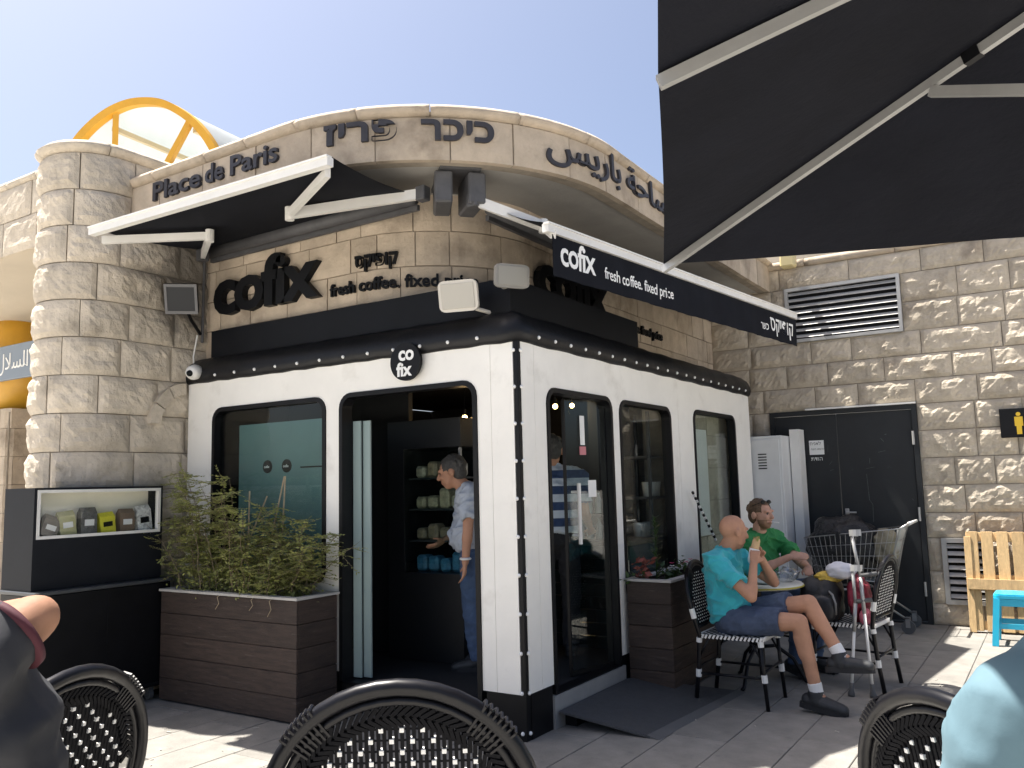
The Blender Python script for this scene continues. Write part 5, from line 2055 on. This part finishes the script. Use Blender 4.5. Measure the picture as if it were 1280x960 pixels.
st_ = thing('plastic_stool', 'bright blue plastic stool in front of the leaning pallet', 'stool', (2.33, 4.45, 0))
sc_ = V((2.33, 4.45, 0))
m_ = MB()
o_ = [(x * .165, y * .165) for x, y in rr(-1, -1, 1, 1, .3, 5)]
m_.prism(o_, lambda a, b, c: sc_ + V((a, b, c)), .405, .43)
o2 = [(x * .155, y * .155) for x, y in rr(-1, -1, 1, 1, .3, 5)]
m_.prism(o2, lambda a, b, c: sc_ + V((a, b, c)), .431, .442)
m_.build('seat', BLUEP, st_)
for sx in (-1, 1):
    for sy in (-1, 1):
        m_ = MB()
        a = sc_ + V((sx * .138, sy * .138, .404))
        b = sc_ + V((sx * .175, sy * .175, 0))
        m_.bar(a, b, .055, .05, up=(sx, 0, 0))
        m_.build('leg', BLUEP, st_)
for sx, sy in ((1, 0), (-1, 0), (0, 1), (0, -1)):
    m_ = MB()
    tn = V((-sy, sx, 0))
    c = sc_ + V((sx * .148, sy * .148, .37))
    m_.bar(c - tn * .14, c + tn * .14, .018, .06)
    m_.build('apron', BLUEP, st_)
    m_ = MB()
    c = sc_ + V((sx * .160, sy * .160, .17))
    m_.bar(c - tn * .15, c + tn * .15, .016, .045)
    m_.build('stretcher', BLUEP, st_)

m_ = MB()
ra, rb_ = V((.05, 2.72, 1.40)), V((.10, 3.12, .95))
dk = MB()
for k in range(18):
    p, q = ra.lerp(rb_, k / 18), ra.lerp(rb_, (k + .62) / 18)
    (m_ if k % 2 else dk).tube([p, q], .012, 6)
cr_ = thing('striped_rope', 'black and white twisted rope hanging slanted on the kiosk side', 'rope', ra)
m_.build('white_strand', CHAIRW, cr_)
dk.build('black_strand', CHAIRB, cr_)

# scraps on the paving
rl = random.Random(31)
m_ = MB()
for k in range(46):
    x, y = (rl.uniform(-2.6, -.3), rl.uniform(-1.5, -.45)) if k % 2 else (rl.uniform(.2, 2.6), rl.uniform(.0, 4.6))
    a = rl.uniform(0, 6.28)
    d_ = V((math.cos(a), math.sin(a), 0))
    m_.bar(V((x, y, .004)), V((x, y, .004)) + d_ * rl.uniform(.008, .035), rl.uniform(.004, .009), .003)
tag(m_.build('litter', mat('litter_pale', (.45, .42, .36), .8, var=.4, vscale=3)), 'pale scraps and butts scattered on the paving', 'litter', kind='stuff')

# ------------------------------------------------------------------ people
WORK = bpy.data.scenes.new('workbench')      # empty scene for fusing body pieces, removed at the end
def rcone(mb, a, b, ra, rb, n=14, flat_a=False, flat_b=False, sx=1.0, side=None, mi=0):
    """tapered capsule; side/sx squash one cross direction"""
    a, b = V(a), V(b)
    t = (b - a)
    L = t.length
    t = t / L if L > 1e-6 else V((0, 0, 1))
    s = V(side) if side is not None else (V((1, 0, 0)) if abs(t.x) < .8 else V((0, 1, 0)))
    s = (s - t * s.dot(t)).normalized()
    u = t.cross(s)
    rings = []
    if flat_a:
        rings.append((a, ra))
    else:
        rings += [(a - t * ra * math.cos(q), ra * math.sin(q)) for q in (.05, .5, 1.0)] + [(a, ra)]
    if flat_b:
        rings.append((b, rb))
    else:
        rings += [(b, rb)] + [(b + t * rb * math.cos(q), rb * math.sin(q)) for q in (1.0, .5, .05)]
    vs = [c + (s * math.cos(2 * math.pi * j / n) * sx + u * math.sin(2 * math.pi * j / n)) * r for c, r in rings for j in range(n)]
    k = len(rings)
    fs = [(i * n + j, i * n + (j + 1) % n, (i + 1) * n + (j + 1) % n, (i + 1) * n + j) for i in range(k - 1) for j in range(n)]
    fs += [tuple(range(n))[::-1], tuple((k - 1) * n + j for j in range(n))]
    mb.add(vs, fs, mi)


def fuse(mb, name, mats, parent, voxel=.008, smooth=4, pick=None, wrinkle=0.0, wf=9.0):
    """union of the overlapping pieces as one continuous skin; pick(co)->material index"""
    me = bpy.data.meshes.new(name)
    me.from_pydata(mb.v, [], mb.f)
    bm = bmesh.new()
    bm.from_mesh(me)
    bmesh.ops.recalc_face_normals(bm, faces=bm.faces[:])
    bm.to_mesh(me)
    bm.free()
    o = bpy.data.objects.new(name, me)
    WORK.collection.objects.link(o)
    r = o.modifiers.new('r', 'REMESH')
    r.mode = 'VOXEL'
    r.voxel_size = voxel
    s = o.modifiers.new('s', 'SMOOTH')
    s.iterations = smooth
    s.factor = .5
    with bpy.context.temp_override(scene=WORK, view_layer=WORK.view_layers[0]):
        dg = bpy.context.evaluated_depsgraph_get()
    m2 = bpy.data.meshes.new_from_object(o.evaluated_get(dg))
    bpy.data.objects.remove(o)
    m2.name = name
    m2.materials.clear()
    for q in mats:
        m2.materials.append(q)
    if wrinkle:
        nv = len(m2.vertices)
        co, no = np.empty(nv * 3, 'f'), np.empty(nv * 3, 'f')
        m2.vertices.foreach_get('co', co)
        m2.vertex_normals.foreach_get('vector', no)
        co, no = co.reshape(-1, 3), no.reshape(-1, 3)
        wv = np.empty(nv, 'f')
        for i_, c_ in enumerate(co * wf):
            a_ = noise.noise((c_[0] * .7 + c_[2] * .9, c_[1] * .7 + c_[2] * .5, c_[2] * .8 - c_[0] * .5))
            b_ = noise.noise((c_[0] * 1.7 - c_[2] * 1.4 + 7, c_[1] * 1.7, c_[2] * 1.2 + 3))
            wv[i_] = max(0., 1 - abs(a_) * 3.2) ** 2 + .6 * max(0., 1 - abs(b_) * 3.0) ** 2 - .45
        co = co + no * (wv * wrinkle)[:, None]
        m2.vertices.foreach_set('co', co.ravel())
    idx = []
    if pick:
        for p in m2.polygons:
            idx.append(pick(p.center))
    else:
        idx = [0] * len(m2.polygons)
    m2.polygons.foreach_set('material_index', idx)
    inv = WM[parent].inverted()
    m2.transform(inv)
    m2.shade_smooth()
    return place(name, m2, parent)


def head_frame(c, face, tilt=0.0):
    f = V(face).normalized()
    r = f.cross(V((0, 0, 1))).normalized()
    u = r.cross(f)
    m = Matrix((r, f, u)).transposed().to_4x4()      # local x right of the person... y forward, z up
    m.translation = V(c)
    return m


def head_parts(mb, hm, s=1.0):
    def P(x, y, z):
        return hm @ V((x * s, y * s, z * s))

    def ell(c, r):
        t = MB()
        t.ball((0, 0, 0), r, 16)
        mb.add([hm @ ((V(c) + v) * s) for v in t.v], t.f)
    ell((0, -.012, .028), (.077, .096, .088))       # cranium
    ell((0, .028, -.02), (.066, .066, .085))        # face
    ell((0, .045, -.082), (.040, .042, .034))       # chin and jaw
    for sg in (-1, 1):
        ell((sg * .040, .040, -.055), (.024, .035, .035))
        ell((sg * .034, .078, -.016), (.022, .018, .018))    # cheek
        ell((sg * .030, .083, .032), (.026, .014, .012))     # brow
        ell((sg * .083, -.012, -.006), (.013, .023, .034))   # ear
    rcone(mb, P(0, .092, .018), P(0, .112, -.020), .011 * s, .016 * s)   # nose
    ell((0, .090, -.052), (.022, .012, .008))
    ell((0, .088, -.064), (.019, .012, .008))


def hand_parts(mb, wrist, d, palm, curl=.9, s=1.0, thumb_side=1):
    """wrist, finger direction d, palm normal; five bent fingers"""
    d = V(d).normalized()
    n = V(palm)
    n = (n - d * n.dot(d)).normalized()
    w = d.cross(n)
    wrist = V(wrist)
    rcone(mb, wrist, wrist + d * .075 * s, .026 * s, .030 * s, sx=.55, side=n)
    rcone(mb, wrist + d * .03 * s - w * .018 * s, wrist + d * .078 * s - w * .024 * s, .015 * s, .013 * s)
    rcone(mb, wrist + d * .03 * s + w * .018 * s, wrist + d * .078 * s + w * .024 * s, .015 * s, .013 * s)
    for k, (o, L) in enumerate(((-.030, .060), (-.010, .074), (.010, .080), (.030, .070))):
        p = wrist + d * .080 * s + w * o * s
        a = curl * .55
        dd = d
        for j, f in enumerate((.45, .32, .23)):
            dd = (dd * math.cos(a) + n * math.sin(a)).normalized()
            n2 = (n * math.cos(a) - dd * math.sin(a))
            q = p + dd * L * f * s
            rcone(mb, p, q, (.0095 - .001 * j) * s, (.009 - .001 * j) * s, n=8)
            p = q
            a = curl * .6
    p = wrist + d * .022 * s + w * .026 * thumb_side * s
    q = p + (d * .6 + w * thumb_side * .7 + n * .35).normalized() * .04 * s
    rcone(mb, p, q, .013 * s, .011 * s, n=8)
    rcone(mb, q, q + (d * .9 + n * .55).normalized() * .034 * s, .0105 * s, .009 * s, n=8)


def shoe(parent, ankle, toe_dir, up=(0, 0, 1), s=1.0, lab=None):
    d = V(toe_dir).normalized()
    u = V(up)
    u = (u - d * u.dot(d)).normalized()
    sd = d.cross(u)
    a = V(ankle)
    mb = MB()
    heel = a - d * .055 * s - u * .045 * s
    rcone(mb, heel, a + d * .05 * s - u * .045 * s, .044 * s, .047 * s, side=sd, sx=.92)
    rcone(mb, a + d * .04 * s - u * .045 * s, a + d * .165 * s - u * .058 * s, .047 * s, .037 * s, side=sd, sx=1.15)
    rcone(mb, a + u * .022 * s - d * .012 * s, a - u * .04 * s, .050 * s, .052 * s, flat_a=True)
    so = fuse(mb, 'shoe', [SHOE], parent, .006, 3)
    m_ = MB()
    pl_ = []
    for x, w in ((-.098, .0), (-.095, .024), (-.06, .036), (.0, .035), (.07, .043), (.13, .040), (.175, .022), (.188, 0)):
        pl_.append((x, w))
    poly = pl_ + [(x, -w) for x, w in pl_[-2:0:-1]]
    base = a - u * .098 * s
    m_.prism(poly, lambda p, q, c: base + d * (p * 1.07) * s + sd * (q * 1.12) * s + u * c * s, 0.0, .034)
    m_.build('sole', SOLE, so)
    m_ = MB()
    for k in range(4):
        c = a + d * (.035 + .022 * k) * s + u * (.000 - .011 * k) * s
        m_.tube([c - sd * .026 * s, c + u * .010 * s, c + sd * .026 * s], .004 * s, 5)
    m_.build('lace', SHOE, so)


def person(lab, J, skin, top, sleeve=.62, legs=None, bottom=None, shorts=False, hair=None, beard=None, socks=None, shoes=True, voxel=.0075, belly=.02, group=None, bulk=1.0, hands=None, hs=1.0, wrinkle=.020, slim=1.0, wfr=7.0):
    g = {k: V(v) for k, v in J.items()}
    root = thing('person', lab, 'person', (g['pelvis'].x, g['pelvis'].y, g.get('base', 0)) if not isinstance(g.get('base', 0), Vector) else g['base'], group=group)
    mb = MB()
    shv = (g['sh_r'] - g['sh_l'])
    lat = shv.normalized()
    up = (g['neck'] - g['pelvis']).normalized()
    fw = lat.cross(up) * -1
    pel, chest = g['pelvis'], g['chest']
    B = bulk
    hm = head_frame(g['head'], V(J['face']))
    head_parts(mb, hm, hs)
    rcone(mb, g['neck'] - up * .03, g['head'] - V((0, 0, .05)) - V(J['face']).normalized() * .02, .060, .052)
    # torso under clothes (kept inside them)
    rcone(mb, pel, chest, .105 * B, .115 * B, side=lat, sx=1.25)
    rcone(mb, g['sh_l'].lerp(g['neck'], .15), g['sh_r'].lerp(g['neck'], .15), .055, .055)
    for s in 'lr':
        if 'el_' + s in g:
            rcone(mb, g['sh_' + s], g['el_' + s], .047 * B, .038)
            rcone(mb, g['el_' + s], g['wr_' + s], .038, .027)
            mid = g['el_' + s].lerp(g['wr_' + s], .3)
            rcone(mb, g['el_' + s].lerp(g['wr_' + s], .15), mid, .039, .040)
            hd = (hands or {}).get(s)
            if hd:
                hand_parts(mb, g['wr_' + s], *hd)
            else:
                d_ = (g['wr_' + s] - g['el_' + s]).normalized()
                hand_parts(mb, g['wr_' + s], d_, fw, .5, thumb_side=1 if s == 'l' else -1)
        if 'kn_' + s in g:
            rcone(mb, g['hip_' + s], g['kn_' + s], .082 * B, .056 * B)
            rcone(mb, g['kn_' + s], g['an_' + s], .055 * B, .038 * B)
            kn, an = g['kn_' + s], g['an_' + s]
            bk = (kn - g['hip_' + s]).normalized()
            rcone(mb, kn.lerp(an, .2) - bk * .012, kn.lerp(an, .45) - bk * .012, .053 * B, .047 * B)
            ft = g['toe_' + s] - an
            rcone(mb, an, an + ft * .15 - (kn - an).normalized() * .02, .036, .030)

    hinv = hm.inverted()

    def pick(c):
        l_ = hinv @ c / hs
        for sg in (-1, 1):
            if (l_ - V((sg * .030, .090, .014))).length < .0125:
                return 1
        if beard and l_.y > .005 and l_.z < -.040 and l_.z > -.13 and not (abs(l_.x) < .03 and -.062 < l_.z < -.046 and l_.y > .07):
            return 2
        if (l_ - V((0, .098, -.058))).length < .022 and abs(l_.z + .058) < .006:
            return 3
        return 0
    body = fuse(mb, 'body', [skin, mat('eye_dark', (.03, .022, .018), .3), beard or skin, mat('lips', (.40, .16, .12), .5)], root, voxel, 4, pick)
    # shirt
    mb = MB()
    rcone(mb, pel + up * .0, pel.lerp(chest, .5), .128 * B + belly, .133 * B + belly, side=lat, sx=1.22, flat_a=True)
    rcone(mb, pel.lerp(chest, .4) + fw * belly, chest, .132 * B + belly, .132 * B, side=lat, sx=1.25)
    rcone(mb, chest, g['neck'] - up * .075, .130 * B, .095 * B, side=lat, sx=1.45)
    rcone(mb, g['sh_l'].lerp(g['neck'], .10), g['sh_r'].lerp(g['neck'], .10), .072 * B, .072 * B)
    rcone(mb, g['neck'] - up * .06, g['neck'] + up * .005, .088, .068, flat_b=True)
    for s in 'lr':
        if 'el_' + s in g:
            e = g['sh_' + s].lerp(g['el_' + s], sleeve)
            rcone(mb, g['sh_' + s], e, .070 * B * slim, .068 * B * slim, flat_b=True)
            rcone(mb, g['sh_' + s].lerp(chest, .35), g['sh_' + s], .09 * B, .068 * B)
    fuse(mb, 'shirt', top if isinstance(top, list) else [top], root, voxel, 3, wrinkle=wrinkle, wf=wfr)
    # trousers or shorts
    if bottom is not None and 'kn_l' in g:
        mb = MB()
        rcone(mb, pel - up * .02, pel + up * .10, .135 * B, .130 * B, side=lat, sx=1.2, flat_b=True)
        for s in 'lr':
            h, k, a = g['hip_' + s], g['kn_' + s], g['an_' + s]
            if shorts:
                rcone(mb, h, h.lerp(k, .74), .104 * B, .094 * B, flat_b=True)
            else:
                rcone(mb, h, k, .100 * B, .078 * B)
                rcone(mb, k, a + (a - k).normalized() * .03, .077 * B, .062 * B, flat_b=True)
        fuse(mb, 'shorts' if shorts else 'trousers', [bottom], root, voxel, 3, wrinkle=.008, wf=8)
    for s in 'lr':
        if 'an_' + s in g and shoes:
            an, kn, td = g['an_' + s], g['kn_' + s], g['toe_' + s] - g['an_' + s]
            if socks:
                mb = MB()
                dd = (kn - an).normalized()
                rcone(mb, an - dd * .02, an + dd * .075, .043, .045, flat_b=True)
                rcone(mb, an - dd * .02, an + td.normalized() * .02 - dd * .04, .040, .034)
                fuse(mb, 'sock', [socks], root, .006, 2)
            shoe(root, an, V((td.x, td.y, td.z + .0)), up=(kn - an), s=1.0)
    if hair is not None:
        mb = MB()
        for c, r in (((0, -.020, .040), (.087, .104, .089)), ((0, -.050, -.010), (.079, .062, .075))):
            t = MB()
            t.ball((0, 0, 0), r, 16)
            mb.add([hm @ ((V(c) + v) * hs) for v in t.v], t.f)
        rdx = random.Random(3)
        for k in range(50):
            a, b = rdx.uniform(-1.6, 1.6) + math.pi * 1.5, rdx.uniform(-.1, 1.4)
            c = V((.084 * math.cos(a) * math.cos(b), -.016 + .1 * math.sin(a) * math.cos(b), .040 + .088 * math.sin(b)))
            t = MB()
            t.ball((0, 0, 0), (.016, .016, .012), 6)
            mb.add([hm @ ((c + v) * hs) for v in t.v], t.f)
        ho = fuse(mb, 'hair', [hair], root, .006, 1)
        # cut the hair back from the face
        me = ho.data
        bm = bmesh.new()
        bm.from_mesh(me)
        inv = hm.inverted()
        kill = [f for f in bm.faces if (lambda l_: (l_.y > .050 and l_.z < .085) or (l_.y > .016 and l_.z < .020) or (l_.z < -.075))(inv @ (WM[root] @ f.calc_center_median()) / hs)]
        bmesh.ops.delete(bm, geom=kill, context='FACES')
        bm.to_mesh(me)
        bm.free()
    return root


# man in the turquoise shirt, legs crossed
bald = person('bald man in a turquoise T-shirt and denim shorts eating with legs crossed', dict(
    pelvis=(.77, 1.50, .545), chest=(.715, 1.495, .84), neck=(.735, 1.50, 1.03), head=(.80, 1.50, 1.135), face=(.62, .77, -.16),
    sh_r=(.715, 1.305, .955), sh_l=(.745, 1.685, .955), el_r=(.965, 1.30, .72), wr_r=(.955, 1.42, .925), el_l=(1.00, 1.72, .775), wr_l=(.955, 1.59, .955),
    hip_r=(.80, 1.40, .545), hip_l=(.80, 1.58, .56), kn_r=(1.245, 1.385, .565), an_r=(1.325, 1.40, .115), toe_r=(1.51, 1.385, .09),
    kn_l=(1.285, 1.50, .675), an_l=(1.475, 1.455, .355), toe_l=(1.66, 1.44, .37)), SKIN, TEAL, sleeve=.66, bottom=DENIM, shorts=True, socks=SOCK, belly=.018,
    hands=dict(r=((.02, .45, .9), (-.2, .9, -.2), 1.15, .95, -1), l=((-.15, -.45, .85), (-.1, -.9, -.2), 1.15, .95, 1)))
m_ = MB()
rcone(m_, (.935, 1.50, .985), (.955, 1.515, 1.075), .030, .026)
sw = thing('sandwich', 'wrapped sandwich held to his mouth by the bald man', 'sandwich', (.935, 1.50, .96))
m_.build('bread', mat('bread', (.50, .34, .18), .8, var=.2, vscale=30), sw, smooth=True)
m_ = MB()
rcone(m_, (.925, 1.495, .945), (.942, 1.506, 1.02), .032, .034, flat_b=True)
m_.build('wrapper', PAPER, sw, smooth=True)
m_ = MB()
leaves(m_, [(.955 + RND.gauss(0, .012), 1.515 + RND.gauss(0, .012), 1.092 + RND.gauss(0, .006)) for _ in range(24)], .018, RND)
m_.build('lettuce', LEAF, sw, fix=False)

# man in green behind the table
green = person('bearded man in a green T-shirt with a cigarette behind the table', dict(
    pelvis=(.52, 2.80, .55), chest=(.60, 2.74, .86), neck=(.625, 2.70, 1.07), head=(.655, 2.665, 1.205), face=(.92, -.38, -.02),
    sh_r=(.55, 2.515, 1.00), sh_l=(.70, 2.885, 1.00), el_r=(.74, 2.40, .80), wr_r=(.92, 2.46, .885), el_l=(.93, 2.80, .80), wr_l=(1.03, 2.56, .80),
    hip_r=(.54, 2.70, .55), hip_l=(.58, 2.88, .55), kn_r=(.98, 2.46, .60), an_r=(.95, 2.36, .12), toe_r=(1.10, 2.28, .09),
    kn_l=(1.10, 2.60, .64), an_l=(1.02, 2.62, .12), toe_l=(1.2, 2.58, .09)), SKIN2, GREEN, sleeve=.62, bottom=JEANS, hair=HAIR, beard=mat('beard_stubble', (.22, .12, .07), .7),
    hands=dict(r=((.9, .25, .1), (.2, .8, -.5), .5, .95, 1), l=((.2, -.95, -.1), (.3, 0, -.9), .7, .95, -1)))
hmg = head_frame((.655, 2.665, 1.205), (.92, -.38, -.02))
m_ = MB()
m_.tube([hmg @ V((-.006, .098, -.056)), hmg @ V((-.012, .165, -.060))], .0048, 6)
tag(m_.build('cigarette', PAPER), 'white cigarette in the mouth of the man in green', 'cigarette')
sg_ = thing('sunglasses', 'dark sunglasses pushed up on the hair of the man in green', 'sunglasses', hmg @ V((0, .07, .10)))
m_ = MB()
for s in (-1, 1):
    m_.tube([hmg @ V((s * .082, -.02, .075)), hmg @ V((s * .070, .05, .10))], .003, 5)
m_.build('temple', BLACK, sg_)
m_ = MB()
for s in (-1, 1):
    t = MB()
    t.ball((0, 0, 0), (.030, .008, .018), 10)
    m_.add([hmg @ (V((s * .036, .052, .104)) + v) for v in t.v], t.f)
m_.build('lens', BLACK, sg_, smooth=True)

# man at the counter, seen through the entrance
dx, dy = -.90, .80
man_j = dict(    base=(dx, dy, .2), pelvis=(dx, dy, 1.12), chest=(dx - .03, dy - .01, 1.40), neck=(dx - .07, dy - .03, 1.63), head=(dx - .16, dy - .08, 1.735), face=(-.86, -.42, -.28),
    sh_r=(dx - .13, dy + .14, 1.56), sh_l=(dx + .07, dy - .18, 1.56), el_l=(dx + .10, dy - .25, 1.28), wr_l=(dx + .08, dy - .26, 1.04), el_r=(dx - .2, dy + .2, 1.3), wr_r=(dx - .34, dy + .06, 1.18),
    hip_r=(dx - .05, dy + .07, 1.07), hip_l=(dx + .03, dy - .09, 1.07), kn_r=(dx - .06, dy + .07, .68), an_r=(dx - .02, dy + .08, .30), toe_r=(dx - .2, dy - .0, .28),
    kn_l=(dx + .02, dy - .10, .68), an_l=(dx + .06, dy - .10, .30), toe_l=(dx - .12, dy - .19, .28))
man_j = {k_: (v_ if k_ in ('base', 'face') else (v_[0], v_[1], .2 + (v_[2] - .2) * .915)) for k_, v_ in man_j.items()}
man = person('grey-haired man in a pale grey T-shirt and jeans inside the entrance', man_j, SKIN, GREYT, sleeve=.72, bottom=JEANS, hair=HAIRG, voxel=.009, belly=.03)
m_ = MB()
m_.tube([(dx + .082 + .034 * math.cos(a), dy - .26 + .034 * math.sin(a), 0.992) for a in [k * math.pi / 6 for k in range(12)]], .009, 6, closed=True)
tag(m_.build('wristwatch', PAPER, smooth=True), 'white wristwatch on the man inside the entrance', 'watch')
# customer in stripes, back towards us
sx_, sy_ = -.58, 1.40
strp = person('person in a blue and white striped shirt inside the side door', dict(
    base=(sx_, sy_, .2), pelvis=(sx_, sy_, 1.12), chest=(sx_ - .01, sy_ + .02, 1.40), neck=(sx_ - .03, sy_ + .04, 1.63), head=(sx_ - .05, sy_ + .07, 1.76), face=(-.5, .86, -.1),
    sh_r=(sx_ + .16, sy_ + .11, 1.56), sh_l=(sx_ - .17, sy_ - .09, 1.56), el_r=(sx_ + .2, sy_ + .13, 1.27), wr_r=(sx_ + .15, sy_ + .3, 1.15), el_l=(sx_ - .22, sy_ - .1, 1.27), wr_l=(sx_ - .2, sy_ + .08, 1.12),
    hip_r=(sx_ + .08, sy_ + .05, 1.07), hip_l=(sx_ - .08, sy_ - .05, 1.07), kn_r=(sx_ + .09, sy_ + .07, .68), an_r=(sx_ + .09, sy_ + .04, .30), toe_r=(sx_ + .0, sy_ + .2, .28),
    kn_l=(sx_ - .09, sy_ - .03, .68), an_l=(sx_ - .09, sy_ - .06, .30), toe_l=(sx_ - .18, sy_ + .1, .28)), SKIN, STRIPE, sleeve=.75, bottom=mat('trousers_black', (.015, .015, .018), .9), hair=HAIRG, voxel=.009, belly=.02)


# guests in the foreground, cut by the frame
def guest(lab, top, skin, hair, face, chest, neck, head, sh_l, sh_r, sleeve=.7, bulk=1.1, cuff=None, **over):
    f = V(face).normalized()
    lat = (sh_r - sh_l).normalized()
    pel = V((chest.x, chest.y, 0)) - f * .05 + V((0, 0, chest.z - .31))
    J = dict(base=V((pel.x, pel.y, TZ)), pelvis=pel, chest=chest, neck=neck, head=head, face=f, sh_l=sh_l, sh_r=sh_r)
    for s, sh_, sg in (('l', sh_l, -1), ('r', sh_r, 1)):
        J['el_' + s] = sh_ + V((0, 0, -.26)) + f * .10 + lat * .06 * sg
        J['wr_' + s] = sh_ + V((0, 0, -.24)) + f * .34 - lat * .04 * sg
        J['hip_' + s] = pel + lat * .10 * sg
        J['kn_' + s] = pel + lat * .13 * sg + f * .44
        J['an_' + s] = V((J['kn_' + s].x, J['kn_' + s].y, TZ + .11))
        J['toe_' + s] = J['an_' + s] + f * .16 - V((0, 0, .02))
    J.update(over)
    p_ = person(lab, J, skin, top, sleeve=sleeve, bottom=DENIM, hair=hair, voxel=.010, belly=.02, bulk=bulk, wrinkle=.010, wfr=4.5, slim=.80 if cuff is not None else 1.0)
    if cuff is not None:
        a, b = J['sh_r'], J['el_r']
        mb = MB()
        rcone(mb, a.lerp(b, sleeve - .10), a.lerp(b, sleeve + .005), .0575 * bulk, .0560 * bulk, n=28, flat_a=True, flat_b=True)
        mb.build('sleeve_band', cuff, p_, smooth=True)
    return p_


fl_ = (FH * .75 - RH * .55).normalized()
guest('person in a charcoal shirt with one bare elbow raised at the left edge', DARKT, SKIN3, HAIR, fl_,
      at(-62, 915, 1.35), at(-95, 770, 1.35), at(-150, 660, 1.42), at(-190, 830, 1.48), at(-40, 835, 1.25),
      sleeve=.70, cuff=MAROON, el_r=at(44, 772, 1.34), wr_r=at(-70, 800, 1.50))
fr_ = (FH * .9 + RH * .35).normalized()
guest('person in a sky-blue shirt seen from behind at the lower right edge', SKYT, SKIN2, HAIRG, fr_,
      at(1345, 970, 1.30), at(1385, 800, 1.30), at(1410, 670, 1.34), at(1266, 890, 1.27), at(1490, 880, 1.27))

bpy.data.scenes.remove(WORK)
